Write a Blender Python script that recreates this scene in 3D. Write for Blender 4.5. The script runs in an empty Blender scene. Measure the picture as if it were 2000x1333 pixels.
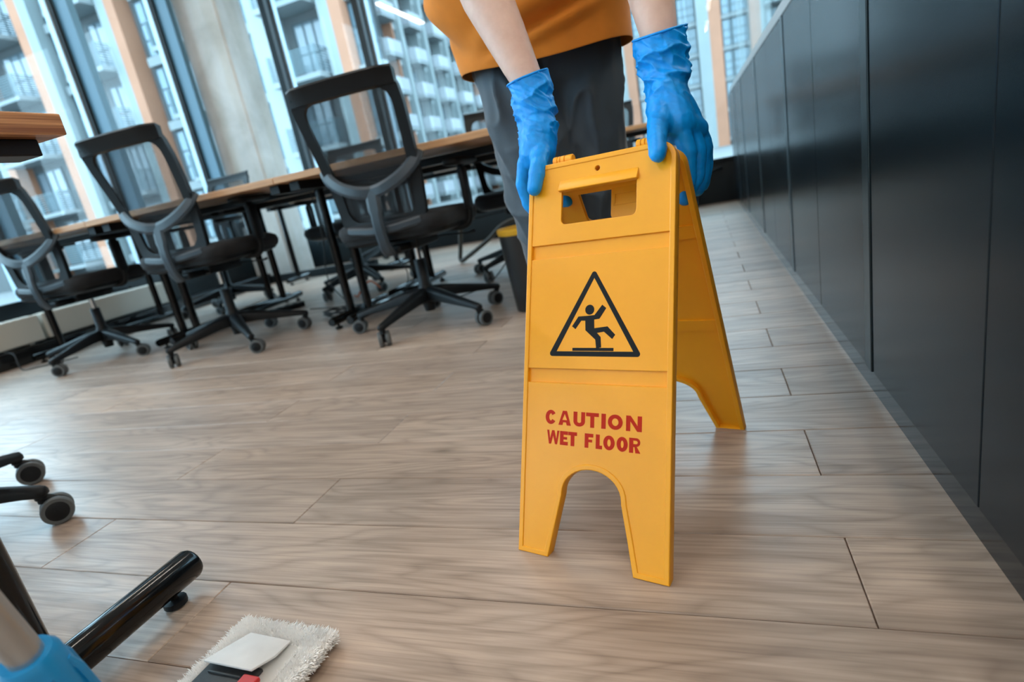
import bpy, bmesh, math, random
from mathutils import Vector, Matrix, noise
random.seed(7)
PI = math.pi
scene = bpy.context.scene
COL = scene.collection

# ---------------------------------------------------------------- camera, world, exposure
CAM_H = 0.56
cam_d = bpy.data.cameras.new('camera')
cam = bpy.data.objects.new('camera', cam_d); COL.objects.link(cam)
cam.matrix_world = Matrix(((0.93766108, 0.08800623, 0.33622402, 0.0),
                           (0.29389980, 0.31559193, -0.90223314, 0.0),
                           (-0.18551173, 0.94480508, 0.27005326, CAM_H),
                           (0, 0, 0, 1)))
cam_d.sensor_fit = 'HORIZONTAL'; cam_d.sensor_width = 36.0
cam_d.lens = 1105.3 / 2000 * 36.0
cam_d.clip_start = 0.02; cam_d.clip_end = 400
cam_d.dof.use_dof = True
cam_d.dof.focus_distance = 0.86
cam_d.dof.aperture_fstop = 3.4
scene.camera = cam

world = bpy.data.worlds.new('sky'); scene.world = world
world.use_nodes = True
_b = world.node_tree.nodes['Background']
_b.inputs['Color'].default_value = (0.58, 0.84, 1.0, 1)
_b.inputs['Strength'].default_value = 3.2

scene.view_settings.view_transform = 'Standard'
scene.view_settings.look = 'None'
scene.view_settings.gamma = 1.0
scene.view_settings.use_curve_mapping = False
scene.view_settings.exposure = 1.12
LAMP_STRENGTH = 34.0

# ---------------------------------------------------------------- mesh helpers
class MB:
    def __init__(s): s.v = []; s.f = []; s.m = []
    def add(s, verts, faces, mi=0):
        o = len(s.v); s.v += [tuple(p) for p in verts]
        for f in faces: s.f.append(tuple(i + o for i in f)); s.m.append(mi)
        return s
    def box(s, c, d, rot=None, mi=0):
        hx, hy, hz = d[0] / 2, d[1] / 2, d[2] / 2
        P = [Vector((x, y, z)) for x in (-hx, hx) for y in (-hy, hy) for z in (-hz, hz)]
        if rot is not None: P = [rot @ p for p in P]
        c = Vector(c)
        return s.add([p + c for p in P], [(0, 1, 3, 2), (4, 6, 7, 5), (0, 4, 5, 1), (2, 3, 7, 6), (0, 2, 6, 4), (1, 5, 7, 3)], mi)
    def bb(s, x0, x1, y0, y1, z0, z1, mi=0):
        return s.box(((x0 + x1) / 2, (y0 + y1) / 2, (z0 + z1) / 2), (abs(x1 - x0), abs(y1 - y0), abs(z1 - z0)), None, mi)
    def loft(s, rings, cap=True, closed=False, mi=0):
        n = len(rings[0]); vs = [p for r in rings for p in r]; fs = []
        m = len(rings); last = m if closed else m - 1
        for i in range(last):
            a = i * n; b = ((i + 1) % m) * n
            for j in range(n):
                k = (j + 1) % n
                fs.append((a + j, a + k, b + k, b + j))
        if cap and not closed:
            fs.append(tuple(reversed(range(n)))); fs.append(tuple(range((m - 1) * n, m * n)))
        return s.add(vs, fs, mi)
    def tube(s, path, rad, seg=12, cap=True, flat=None, mi=0, closed=False):
        P = [Vector(p) for p in path]; n = len(P)
        if not isinstance(rad, (list, tuple)): rad = [rad] * n
        rings = []; prev = None
        for i in range(n):
            if closed: t = P[(i + 1) % n] - P[i - 1]
            elif i == 0: t = P[1] - P[0]
            elif i == n - 1: t = P[-1] - P[-2]
            else: t = (P[i + 1] - P[i]).normalized() + (P[i] - P[i - 1]).normalized()
            t.normalize()
            if prev is None:
                a = Vector((0, 0, 1)) if abs(t.z) < 0.9 else Vector((1, 0, 0))
                x = t.cross(a).normalized()
            else:
                x = (prev - t * prev.dot(t)).normalized()
            prev = x; y = t.cross(x)
            ring = []
            for k in range(seg):
                a = 2 * PI * k / seg
                d = (x * math.cos(a) + y * math.sin(a)) * rad[i]
                if flat: d = d - Vector(flat[0]) * d.dot(Vector(flat[0])) * (1 - flat[1])
                ring.append(P[i] + d)
            rings.append(ring)
        return s.loft(rings, cap, closed, mi)
    def cyl(s, a, b, r, seg=16, r2=None, mi=0):
        return s.tube([a, b], [r, r if r2 is None else r2], seg, mi=mi)
    def lathe(s, prof, seg=24, origin=(0, 0, 0), axis=None, mi=0):
        o = Vector(origin); M = axis or Matrix.Identity(3)
        rings = [[o + M @ Vector((max(r, 1e-5) * math.cos(2 * PI * k / seg), max(r, 1e-5) * math.sin(2 * PI * k / seg), z)) for k in range(seg)] for r, z in prof]
        return s.loft(rings, True, False, mi)
    def prism(s, poly, z0, z1, fn=None, mi=0):
        fn = fn or (lambda x, y, z: (x, y, z))
        n = len(poly)
        vs = [fn(x, y, z0) for x, y in poly] + [fn(x, y, z1) for x, y in poly]
        fs = [tuple(reversed(range(n))), tuple(range(n, 2 * n))]
        fs += [(i, (i + 1) % n, (i + 1) % n + n, i + n) for i in range(n)]
        return s.add(vs, fs, mi)
    def mesh(s, name, mats, smooth=35, bevel=0, bseg=2):
        me = bpy.data.meshes.new(name); me.from_pydata(s.v, [], s.f)
        if not isinstance(mats, (list, tuple)): mats = [mats]
        for m in mats: me.materials.append(m)
        for p, mi in zip(me.polygons, s.m): p.material_index = mi
        bm = bmesh.new(); bm.from_mesh(me)
        bmesh.ops.recalc_face_normals(bm, faces=bm.faces)
        if bevel:
            ed = [e for e in bm.edges if len(e.link_faces) == 2 and e.calc_face_angle(0) > math.radians(40)]
            bmesh.ops.bevel(bm, geom=ed, offset=bevel, segments=bseg, profile=0.5, affect='EDGES', clamp_overlap=True)
        bm.to_mesh(me); bm.free()
        if bevel and smooth == 35: smooth = 0
        if smooth:
            me.polygons.foreach_set('use_smooth', [True] * len(me.polygons))
            me.set_sharp_from_angle(angle=math.radians(smooth))
        return me
    def build(s, name, mats, parent=None, smooth=35, bevel=0, bseg=2):
        return obj(name, s.mesh(name, mats, smooth, bevel, bseg), parent)

def obj(name, me, parent=None, loc=None, rz=None):
    o = bpy.data.objects.new(name, me); COL.objects.link(o)
    if parent is not None: o.parent = parent
    if loc is not None: o.location = loc
    if rz is not None: o.rotation_euler = (0, 0, rz)
    return o
def tag(o, label=None, cat=None, group=None, kind=None):
    if label: o['label'] = label
    if cat: o['category'] = cat
    if group: o['group'] = group
    if kind: o['kind'] = kind
    return o
def thing(name, label, cat, loc=(0, 0, 0), rz=0, group=None):
    return tag(obj(name, None, None, loc, rz), label, cat, group)
def struct(o): o['kind'] = 'structure'; return o
def copy_tree(o, parent=None):
    c = o.copy(); COL.objects.link(c); c.parent = parent
    for ch in list(o.children): copy_tree(ch, c)
    return c
def R3(a, ax='Z'): return Matrix.Rotation(a, 3, ax)
def circ(cx, cy, r, a0, a1, n): return [(cx + r * math.cos(a0 + (a1 - a0) * i / n), cy + r * math.sin(a0 + (a1 - a0) * i / n)) for i in range(n + 1)]
def rrect(x0, x1, y0, y1, r, n=5):
    return circ(x1 - r, y0 + r, r, -PI / 2, 0, n) + circ(x1 - r, y1 - r, r, 0, PI / 2, n) + circ(x0 + r, y1 - r, r, PI / 2, PI, n) + circ(x0 + r, y0 + r, r, PI, 1.5 * PI, n)
def spline(pts, n=6):
    P = [Vector(p) for p in pts]; out = []
    for i in range(len(P) - 1):
        p0 = P[max(i - 1, 0)]; p1 = P[i]; p2 = P[i + 1]; p3 = P[min(i + 2, len(P) - 1)]
        for k in range(n):
            t = k / n
            out.append(0.5 * ((2 * p1) + (p2 - p0) * t + (2 * p0 - 5 * p1 + 4 * p2 - p3) * t * t + (3 * p1 - p0 - 3 * p2 + p3) * t ** 3))
    out.append(P[-1]); return out
def curve_mesh(polys, ext, bev=0.0, z=0.0):
    """filled 2D outline(s) with holes -> (verts, faces)"""
    cu = bpy.data.curves.new('t', 'CURVE'); cu.dimensions = '2D'; cu.fill_mode = 'BOTH'
    cu.extrude = ext; cu.bevel_depth = bev; cu.bevel_resolution = 1
    for poly in polys:
        sp = cu.splines.new('POLY'); sp.points.add(len(poly) - 1)
        for i, (x, y) in enumerate(poly): sp.points[i].co = (x, y, 0, 1)
        sp.use_cyclic_u = True
    return _cv(cu, z)
def _cv(cu, z):
    o = bpy.data.objects.new('t', cu); COL.objects.link(o)
    dg = bpy.context.evaluated_depsgraph_get(); me = bpy.data.meshes.new_from_object(o.evaluated_get(dg))
    vs = [(v.co.x, v.co.y, v.co.z + z) for v in me.vertices]; fs = [tuple(p.vertices) for p in me.polygons]
    bpy.data.objects.remove(o); bpy.data.curves.remove(cu); bpy.data.meshes.remove(me)
    return vs, fs
def capsule(mb, p0, r0, p1, r1, seg=14, flat=None):
    """closed tapered capsule; flat=(dir, factor) squashes it along dir"""
    a, b = Vector(p0), Vector(p1); t = (b - a)
    L = t.length
    t = t / L if L > 1e-6 else Vector((0, 0, 1))
    x = t.cross(Vector((0, 0, 1)) if abs(t.z) < 0.9 else Vector((1, 0, 0))).normalized(); y = t.cross(x)
    rings = []
    for c, r, angs in ((a, r0, [-80, -55, -28, 0]), (b, r1, [0, 28, 55, 80])):
        for d in angs:
            an = math.radians(d); rr = r * math.cos(an); off = r * math.sin(an)
            ring = []
            for k in range(seg):
                q = 2 * PI * k / seg
                w = (x * math.cos(q) + y * math.sin(q)) * rr + t * off
                if flat: w = w - Vector(flat[0]) * w.dot(Vector(flat[0])) * (1 - flat[1])
                ring.append(c + w)
            rings.append(ring)
    mb.loft(rings)
def blob(name, mb, voxel, smooth=4, mats=None, disp=None):
    """union the closed shapes of mb into ONE continuous skin"""
    me = bpy.data.meshes.new(name); me.from_pydata(mb.v, [], mb.f)
    bm = bmesh.new(); bm.from_mesh(me); bmesh.ops.recalc_face_normals(bm, faces=bm.faces); bm.to_mesh(me); bm.free()
    o = bpy.data.objects.new('t', me); COL.objects.link(o)
    r = o.modifiers.new('r', 'REMESH'); r.mode = 'VOXEL'; r.voxel_size = voxel
    sm = o.modifiers.new('s', 'SMOOTH'); sm.factor = 0.5; sm.iterations = smooth
    dg = bpy.context.evaluated_depsgraph_get(); out = bpy.data.meshes.new_from_object(o.evaluated_get(dg))
    bpy.data.objects.remove(o); bpy.data.meshes.remove(me)
    out.name = name
    if disp:
        nor = [v.normal.copy() for v in out.vertices]
        for v, n in zip(out.vertices, nor): v.co = v.co + n * disp(v.co, n)
    out.polygons.foreach_set('use_smooth', [True] * len(out.polygons))
    out.materials.clear()
    for m in (mats or []): out.materials.append(m)
    return out

# ---------------------------------------------------------------- materials
class N:
    def __init__(s, name):
        s.m = bpy.data.materials.new(name); s.m.use_nodes = True; s.t = s.m.node_tree
        s.p = s.t.nodes['Principled BSDF']; s.out = s.t.nodes['Material Output']
    def node(s, typ, ins=None, **kw):
        n = s.t.nodes.new(typ)
        for k, v in kw.items(): setattr(n, k, v)
        for k, v in (ins or {}).items(): s.set(n.inputs[k], v)
        return n
    def set(s, sock, v):
        if isinstance(v, bpy.types.NodeSocket): s.t.links.new(v, sock)
        else: sock.default_value = v
    def bs(s, **kw):
        for k, v in kw.items(): s.set(s.p.inputs[k.replace('_', ' ')], v)
    def ramp(s, fac, stops, interp='LINEAR'):
        n = s.t.nodes.new('ShaderNodeValToRGB'); s.set(n.inputs[0], fac); e = n.color_ramp.elements
        n.color_ramp.interpolation = interp
        while len(e) < len(stops): e.new(0.5)
        for i, (p, c) in enumerate(stops): e[i].position = p; e[i].color = tuple(c) + ((1,) if len(c) == 3 else ())
        return n.outputs[0]
    def mix(s, fac, a, b, mode='MIX'):
        n = s.t.nodes.new('ShaderNodeMix'); n.data_type = 'RGBA'; n.blend_type = mode
        s.set(n.inputs[0], fac); s.set(n.inputs[6], a); s.set(n.inputs[7], b); return n.outputs[2]
    def math(s, op, a, b=0.0):
        n = s.t.nodes.new('ShaderNodeMath'); n.operation = op; s.set(n.inputs[0], a); s.set(n.inputs[1], b); return n.outputs[0]
    def mapping(s, vec, scale=(1, 1, 1), loc=(0, 0, 0), rot=(0, 0, 0)):
        n = s.t.nodes.new('ShaderNodeMapping'); s.set(n.inputs[0], vec); s.set(n.inputs[3], scale); s.set(n.inputs[1], loc); s.set(n.inputs[2], rot); return n.outputs[0]
    def noise(s, vec, scale=5, detail=3, rough=0.5, dist=0.0):
        n = s.t.nodes.new('ShaderNodeTexNoise'); s.set(n.inputs['Vector'], vec); n.inputs['Scale'].default_value = scale
        n.inputs['Detail'].default_value = detail; n.inputs['Roughness'].default_value = rough; n.inputs['Distortion'].default_value = dist
        return n.outputs[0]
    def bump(s, h, strength=0.2, dist=0.001):
        n = s.t.nodes.new('ShaderNodeBump'); n.inputs['Strength'].default_value = strength; n.inputs['Distance'].default_value = dist
        s.set(n.inputs['Height'], h); s.t.links.new(n.outputs[0], s.p.inputs['Normal'])
    def coord(s, which='Object'):
        return s.t.nodes.new('ShaderNodeTexCoord').outputs[which]

def plain(name, col, rough=0.5, metal=0.0, grain=0.0, gscale=80, bump=0.0, spec=0.5, var=0.0):
    n = N(name); c = n.coord()
    colr = tuple(col) + (1,)
    if var:
        f = n.noise(c, gscale * 0.12, 4, 0.6)
        colr = n.ramp(f, [(0.3, [x * (1 - var) for x in col]), (0.7, [min(1, x * (1 + var)) for x in col])])
    n.bs(Base_Color=colr, Roughness=rough, Metallic=metal)
    n.p.inputs['Specular IOR Level'].default_value = spec
    if grain or bump:
        h = n.noise(c, gscale, 2, 0.5)
        if bump: n.bump(h, bump, 0.001)
        if grain: n.bs(Roughness=n.ramp(h, [(0.3, (rough - grain,) * 3), (0.7, (rough + grain,) * 3)]))
    return n.m

def wood_floor():
    n = N('laminate_oak'); c = n.coord()
    oi = n.node('ShaderNodeObjectInfo').outputs['Random']
    off = n.node('ShaderNodeCombineXYZ', {0: n.math('MULTIPLY', oi, 37.0), 1: n.math('MULTIPLY', oi, 91.0), 2: n.math('MULTIPLY', oi, 13.0)}).outputs[0]
    v = n.node('ShaderNodeVectorMath', {0: c, 1: off}, operation='ADD').outputs[0]
    # broad figure: stretched noise whose contour lines make cathedral grain
    low = n.noise(n.mapping(v, (1.6, 9.0, 1)), 1.0, 2, 0.45, 0.25)
    rings = n.math('FRACT', n.math('MULTIPLY', low, 13.0))
    rings = n.math('ABSOLUTE', n.math('SUBTRACT', rings, 0.5))
    ringc = n.ramp(rings, [(0.0, (0.0,) * 3), (0.20, (0.65,) * 3), (0.5, (1, 1, 1))])
    fine = n.noise(n.mapping(v, (4, 210, 1)), 1.0, 4, 0.65)
    mid = n.noise(n.mapping(v, (2.2, 38, 1)), 1.0, 4, 0.6, 0.6)
    blot = n.noise(n.mapping(v, (1.1, 5, 1)), 1.0, 3, 0.55)
    base = n.ramp(blot, [(0.3, (0.350, 0.262, 0.205)), (0.52, (0.450, 0.345, 0.275)), (0.72, (0.55, 0.435, 0.350))])
    base = n.mix(0.45, base, n.ramp(ringc, [(0, (0.45, 0.42, 0.40)), (1, (1, 1, 1))]), 'MULTIPLY')
    base = n.mix(0.75, base, n.ramp(mid, [(0.3, (0.66, 0.64, 0.63)), (0.56, (1, 1, 1))]), 'MULTIPLY')
    base = n.mix(0.8, base, n.ramp(fine, [(0.28, (0.60, 0.58, 0.57)), (0.55, (1.03, 1.03, 1.03))]), 'MULTIPLY')
    # knots
    vo = n.node('ShaderNodeTexVoronoi', {'Vector': n.mapping(v, (1.3, 3.6, 1)), 'Scale': 1.0, 'Randomness': 1.0})
    kn = n.ramp(n.math('ADD', vo.outputs['Distance'], n.math('MULTIPLY', mid, 0.10)), [(0.055, (0.30, 0.29, 0.28)), (0.10, (0.8, 0.78, 0.76)), (0.16, (1, 1, 1))])
    base = n.mix(0.85, base, kn, 'MULTIPLY')
    tone = n.ramp(oi, [(0, (0.90, 0.90, 0.91)), (0.5, (1, 0.99, 0.98)), (1, (1.07, 1.05, 1.03))])
    base = n.mix(1.0, base, tone, 'MULTIPLY')
    n.bs(Base_Color=base, Roughness=n.ramp(mid, [(0.3, (0.40,) * 3), (0.7, (0.30,) * 3)]))
    n.p.inputs['Specular IOR Level'].default_value = 0.5
    h = n.math('ADD', n.math('MULTIPLY', fine, 0.6), n.math('MULTIPLY', ringc, 0.25))
    n.bump(h, 0.22, 0.0006)
    return n.m

def wood_top(name, c0, c1):
    n = N(name); c = n.coord()
    f = n.noise(n.mapping(c, (2.5, 40, 60)), 1.0, 4, 0.6, 0.4)
    g = n.noise(n.mapping(c, (3, 160, 160)), 1.0, 3, 0.6)
    col = n.mix(0.35, n.ramp(f, [(0.32, c0), (0.66, c1)]), n.ramp(g, [(0.3, c0), (0.7, c1)]))
    n.bs(Base_Color=col, Roughness=0.42); n.bump(g, 0.1, 0.0004); return n.m

def wood_edge(name, c0, c1):
    # desk whose long grain runs along Y on its end edge
    n = N(name); c = n.coord()
    f = n.noise(n.mapping(c, (30, 1.5, 130)), 1.0, 4, 0.7, 0.3)
    col = n.ramp(f, [(0.40, c0), (0.5, [(a * 0.4 + b * 0.6) for a, b in zip(c0, c1)]), (0.58, c1)])
    n.bs(Base_Color=col, Roughness=0.4); n.bump(f, 0.1, 0.0004); return n.m

def thin_glass(name, tint=(0.93, 0.97, 0.98), refl=1.0):
    n = N(name); t = n.t
    tr = n.node('ShaderNodeBsdfTransparent', {'Color': tuple(tint) + (1,)})
    gl = n.node('ShaderNodeBsdfGlossy', {'Color': (1, 1, 1, 1), 'Roughness': 0.02})
    fr = n.node('ShaderNodeFresnel', {'IOR': 1.5})
    bf = n.node('ShaderNodeNewGeometry').outputs['Backfacing']
    mx = n.node('ShaderNodeMixShader', {0: n.math('MULTIPLY', n.math('MULTIPLY', fr.outputs[0], refl), n.math('SUBTRACT', 1.0, bf)), 1: tr.outputs[0], 2: gl.outputs[0]})
    t.links.new(mx.outputs[0], n.out.inputs['Surface']); t.nodes.remove(n.p); return n.m

def mesh_cloth():
    n = N('black_mesh_fabric'); c = n.coord()
    s = 2 * PI / 0.0042
    sx = n.node('ShaderNodeSeparateXYZ', {0: c})
    a = n.math('SINE', n.math('MULTIPLY', sx.outputs[0], s)); b = n.math('SINE', n.math('MULTIPLY', sx.outputs[2], s))
    hole = n.math('GREATER_THAN', n.math('MULTIPLY', a, b), 0.12)
    tr = n.node('ShaderNodeBsdfTransparent')
    n.bs(Base_Color=(0.005, 0.007, 0.010, 1), Roughness=0.7)
    mx = n.node('ShaderNodeMixShader', {0: hole, 1: n.p.outputs[0], 2: tr.outputs[0]})
    n.t.links.new(mx.outputs[0], n.out.inputs['Surface']); return n.m

def fabric(name, col, scale=900, bump=0.25, rough=0.85, sheen=0.2):
    n = N(name); c = n.coord()
    w = n.noise(c, scale, 2, 0.5); b = n.noise(c, 14, 3, 0.5)
    n.bs(Base_Color=n.ramp(b, [(0.3, [x * 0.9 for x in col]), (0.7, [x * 1.1 for x in col])]), Roughness=rough)
    n.p.inputs['Sheen Weight'].default_value = sheen
    n.bump(w, bump, 0.0006); return n.m

def concrete():
    n = N('raw_concrete'); c = n.coord()
    a = n.noise(c, 2.2, 6, 0.62, 0.4); b = n.noise(c, 45, 4, 0.6)
    col = n.ramp(a, [(0.25, (0.34, 0.34, 0.32)), (0.5, (0.46, 0.465, 0.45)), (0.75, (0.58, 0.585, 0.57))])
    st = n.noise(n.mapping(c, (6, 6, 0.5)), 1.0, 3, 0.6)
    col = n.mix(0.35, col, n.ramp(st, [(0.35, (0.72, 0.62, 0.46)), (0.55, (1, 1, 1))]), 'MULTIPLY')
    n.bs(Base_Color=col, Roughness=0.75); n.bump(b, 0.25, 0.002); return n.m

def glove_mat():
    n = N('blue_nitrile'); c = n.coord()
    b = n.noise(c, 55, 3, 0.5, 0.6); w = n.noise(n.mapping(c, (1, 1, 0.35)), 38, 3, 0.5, 1.2)
    n.bs(Base_Color=n.ramp(b, [(0.3, (0.001, 0.25, 0.74)), (0.7, (0.001, 0.34, 0.92))]), Roughness=0.42)
    n.p.inputs['Specular IOR Level'].default_value = 0.32
    n.bump(w, 0.35, 0.004); return n.m

def skin_mat():
    n = N('skin'); c = n.coord()
    b = n.noise(c, 25, 4, 0.6); f = n.noise(c, 400, 2, 0.5)
    n.bs(Base_Color=n.ramp(b, [(0.3, (0.60, 0.38, 0.30)), (0.7, (0.72, 0.49, 0.40))]), Roughness=0.5)
    n.p.inputs['Subsurface Weight'].default_value = 0.15
    n.p.inputs['Subsurface Radius'].default_value = (0.01, 0.004, 0.002)
    n.bump(f, 0.15, 0.0006); return n.m

def emit(name, col, strength):
    n = N(name); n.bs(Base_Color=tuple(col) + (1,)); n.p.inputs['Emission Color'].default_value = tuple(col) + (1,)
    n.p.inputs['Emission Strength'].default_value = strength; return n.m

M = dict(
    floor=wood_floor(), screed=plain('dark_underlay', (0.05, 0.04, 0.035), 0.9),
    plaster=plain('white_plaster', (0.72, 0.72, 0.70), 0.8, bump=0.1, gscale=200),
    ceil=plain('ceiling_concrete', (0.50, 0.50, 0.49), 0.85, bump=0.2, gscale=40, var=0.1),
    concrete=concrete(),
    frame=plain('slate_blue_frame', (0.06, 0.15, 0.22), 0.38, grain=0.05),
    frame_black=plain('black_frame', (0.007, 0.012, 0.015), 0.42, spec=0.3),
    bead=plain('aluminium_bead', (0.34, 0.44, 0.52), 0.35, metal=0.4),
    glass=thin_glass('window_glass', (0.92, 0.97, 0.99), 1.0),
    pglass=thin_glass('partition_glass', (0.95, 0.98, 0.98), 1.0),
    rail=plain('grey_rail', (0.40, 0.42, 0.43), 0.45, metal=0.2),
    cab=plain('charcoal_lacquer', (0.004, 0.008, 0.011), 0.24, spec=0.22),
    filler=plain('satin_charcoal_strip', (0.016, 0.030, 0.038), 0.30, spec=0.45),
    cab_side=plain('charcoal_board', (0.035, 0.045, 0.05), 0.5, grain=0.03),
    plinth=plain('black_plinth', (0.010, 0.011, 0.012), 0.16),
    rad=plain('cream_radiator', (0.52, 0.50, 0.44), 0.5, grain=0.05),
    desk=wood_top('desk_oak', (0.40, 0.20, 0.085), (0.60, 0.345, 0.165)),
    desk_near=wood_edge('desk_zebrano', (0.20, 0.072, 0.028), (0.60, 0.30, 0.135)),
    black=plain('black_powder_coat', (0.005, 0.007, 0.009), 0.42, spec=0.28),
    gloss=plain('black_gloss_tube', (0.004, 0.005, 0.006), 0.13, spec=0.35),
    plast=plain('black_plastic', (0.006, 0.008, 0.010), 0.46, bump=0.06, gscale=500, spec=0.25),
    greyplast=plain('dark_grey_plastic', (0.022, 0.036, 0.050), 0.40, grain=0.05, gscale=400, bump=0.06),
    tread=plain('grey_tread', (0.085, 0.095, 0.10), 0.6),
    chrome=plain('chrome', (0.7, 0.72, 0.74), 0.15, metal=1.0),
    seat=fabric('black_fabric', (0.006, 0.008, 0.011), sheen=0.05),
    mesh=mesh_cloth(),
    sign=plain('yellow_plastic', (0.90, 0.385, 0.012), 0.36, spec=0.38, var=0.03),
    ink=plain('black_print', (0.005, 0.007, 0.009), 0.55, spec=0.2), red=plain('red_print', (0.50, 0.022, 0.004), 0.5, spec=0.15),
    glove=glove_mat(), skin=skin_mat(),
    shirt=fabric('orange_jersey', (0.66, 0.205, 0.014), 1200, 0.2, 0.9, 0.05),
    trousers=fabric('charcoal_twill', (0.036, 0.055, 0.075), 1500, 0.2, 0.7, 0.2),
    shoe=plain('black_shoe', (0.02, 0.02, 0.02), 0.5), sole=plain('white_sole', (0.6, 0.6, 0.58), 0.6),
    hair=plain('brown_hair', (0.04, 0.022, 0.012), 0.55, bump=0.5, gscale=150), eye=plain('eye_white', (0.8, 0.8, 0.78), 0.2),
    iris=plain('iris', (0.06, 0.04, 0.02), 0.2), lip=plain('lips', (0.5, 0.2, 0.16), 0.5),
    fluff=fabric('white_microfibre', (0.88, 0.88, 0.87), 500, 0.3, 0.95, 0.4),
    cotton=fabric('white_canvas', (0.74, 0.75, 0.75), 1500, 0.3, 0.85),
    gauze=fabric('grey_mesh_backing', (0.60, 0.60, 0.58), 900, 0.5, 0.9),
    mopplast=plain('anthracite_plastic', (0.025, 0.030, 0.034), 0.45, grain=0.04, gscale=200),
    redplast=plain('red_plastic', (0.55, 0.02, 0.02), 0.4), blueplast=plain('blue_plastic', (0.004, 0.22, 0.50), 0.38, bump=0.05, gscale=60),
    alu=plain('brushed_aluminium', (0.42, 0.43, 0.43), 0.30, metal=0.85),
    cable=plain('black_cable', (0.012, 0.013, 0.015), 0.5), orange=plain('orange_cable', (0.55, 0.10, 0.01), 0.5),
    bin=plain('smoked_plastic', (0.022, 0.024, 0.026), 0.35), yellow=plain('yellow_liner', (0.75, 0.42, 0.02), 0.5),
    hose=plain('olive_hose', (0.045, 0.042, 0.034), 0.5),
    bwhite=plain('pale_cladding', (0.25, 0.28, 0.28), 0.7, var=0.06, gscale=4), borange=plain('orange_cladding', (0.40, 0.175, 0.10), 0.7, var=0.08, gscale=4),
    bgrey=plain('grey_render', (0.085, 0.092, 0.095), 0.7), bslab=plain('balcony_concrete', (0.22, 0.24, 0.245), 0.7),
    bdark=plain('dark_window_frame', (0.03, 0.05, 0.06), 0.4), bglass=plain('facade_glass', (0.10, 0.17, 0.21), 0.06, spec=1.0),
    bglass2=plain('curtained_glass', (0.15, 0.19, 0.22), 0.10, spec=1.0),
    brail=plain('railing_metal', (0.10, 0.15, 0.17), 0.45), bfront=plain('white_balcony_front', (0.29, 0.30, 0.32), 0.4),
    paving=plain('street_paving', (0.16, 0.165, 0.165), 0.8, var=0.1, gscale=6),
    lamp=emit('warm_diffuser', (1.0, 0.90, 0.79), LAMP_STRENGTH),
)

# ---------------------------------------------------------------- room shell
XL, YF, ZC = -4.62, 5.73, 3.4          # left glass plane, far glass plane, ceiling
XR, YB = 3.6, -6.0
floor = struct(MB().bb(XL - 0.1, XR, YB, YF + 0.1, -0.12, -0.012).build('floor', M['screed'], smooth=0))
PW, PL = 0.16447, 1.4504
def plank_mesh(L):
    b = 0.0014; g = 0.0006
    x0, x1, y0, y1 = -L / 2 + g, L / 2 - g, -PW / 2 + g, PW / 2 - g
    mb = MB()
    vs = [(x0, y0, -0.010), (x1, y0, -0.010), (x1, y1, -0.010), (x0, y1, -0.010),
          (x0, y0, -b), (x1, y0, -b), (x1, y1, -b), (x0, y1, -b),
          (x0 + b, y0 + b, 0), (x1 - b, y0 + b, 0), (x1 - b, y1 - b, 0), (x0 + b, y1 - b, 0)]
    fs = [(3, 2, 1, 0), (0, 1, 5, 4), (1, 2, 6, 5), (2, 3, 7, 6), (3, 0, 4, 7), (4, 5, 9, 8), (5, 6, 10, 9), (6, 7, 11, 10), (7, 4, 8, 11), (8, 9, 10, 11)]
    return mb.add(vs, fs).mesh('plank', M['floor'], smooth=0)
PM = plank_mesh(PL); cut = {}
XWALL = 0.2985
for k in range(-5, 32):
    y0 = 0.6008 + PW * (k)
    if y0 > YF - 0.02: break
    a = 0.1462 if k % 2 == 0 else -0.8098        # end joint of this course
    x1 = a
    while x1 < XWALL + 0.1: x1 += PL
    while x1 > XL + 0.05:
        xs, xe = x1 - PL, x1
        cs, ce = max(xs, XL), min(xe, XWALL + 0.12)
        L = ce - cs
        if L > 0.03:
            if abs(L - PL) < 1e-3: me = PM
            else:
                key = round(L, 3); me = cut.get(key) or plank_mesh(L); cut[key] = me
            obj('plank', me, floor, ((cs + ce) / 2, y0 + PW / 2, 0))
        x1 -= PL
# rest of the office floor, out of sight behind the low cabinets and behind the viewer
MB().bb(XWALL + 0.12, XR, YB, YF, -0.011, 0.0).bb(XL, XWALL + 0.12, YB, 0.6008 - 5 * PW, -0.011, 0.0).build('floor_sheet', M['floor'], floor, smooth=0)

struct(MB().bb(XL - 0.3, XR + 0.1, YB - 0.1, YF + 0.3, ZC, ZC + 0.2).build('ceiling', M['ceil'], smooth=0))
struct(MB().bb(XR, XR + 0.12, YB - 0.1, YF + 0.2, 0, ZC).build('wall_right', M['plaster'], smooth=0))
struct(MB().bb(XL - 0.1, XR, YB - 0.12, YB, 0, ZC).build('wall_back', M['plaster'], smooth=0))

# glazed left wall
SILL = 0.39
left_m = [3.73 - 0.985 * k for k in range(0, 11)] + [4.715]
left_m = sorted(left_m)
wl = struct(MB().bb(XL - 0.08, XL + 0.04, YB, YF + 0.1, 0, SILL).build('wall_left', M['frame_black'], smooth=30, bevel=0.004))
MB().bb(XL - 0.08, XL + 0.08, YB, YF, ZC - 0.22, ZC).build('head_rail', M['frame'], wl)
for i, y in enumerate(left_m):
    MB().bb(XL - 0.05, XL + 0.185, y - 0.0, y + 0.06, SILL, ZC - 0.2).build('mullion', M['frame'], wl, bevel=0.003)
    MB().bb(XL - 0.02, XL + 0.05, y - 0.028, y, SILL, ZC - 0.2).build('mullion_edge', M['frame_black'], wl)
    MB().bb(XL - 0.03, XL + 0.02, y - 0.044, y - 0.028, SILL, ZC - 0.2).build('glazing_bead', M['bead'], wl)
ys = [YB] + left_m + [YF]
wn = 0
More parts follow.
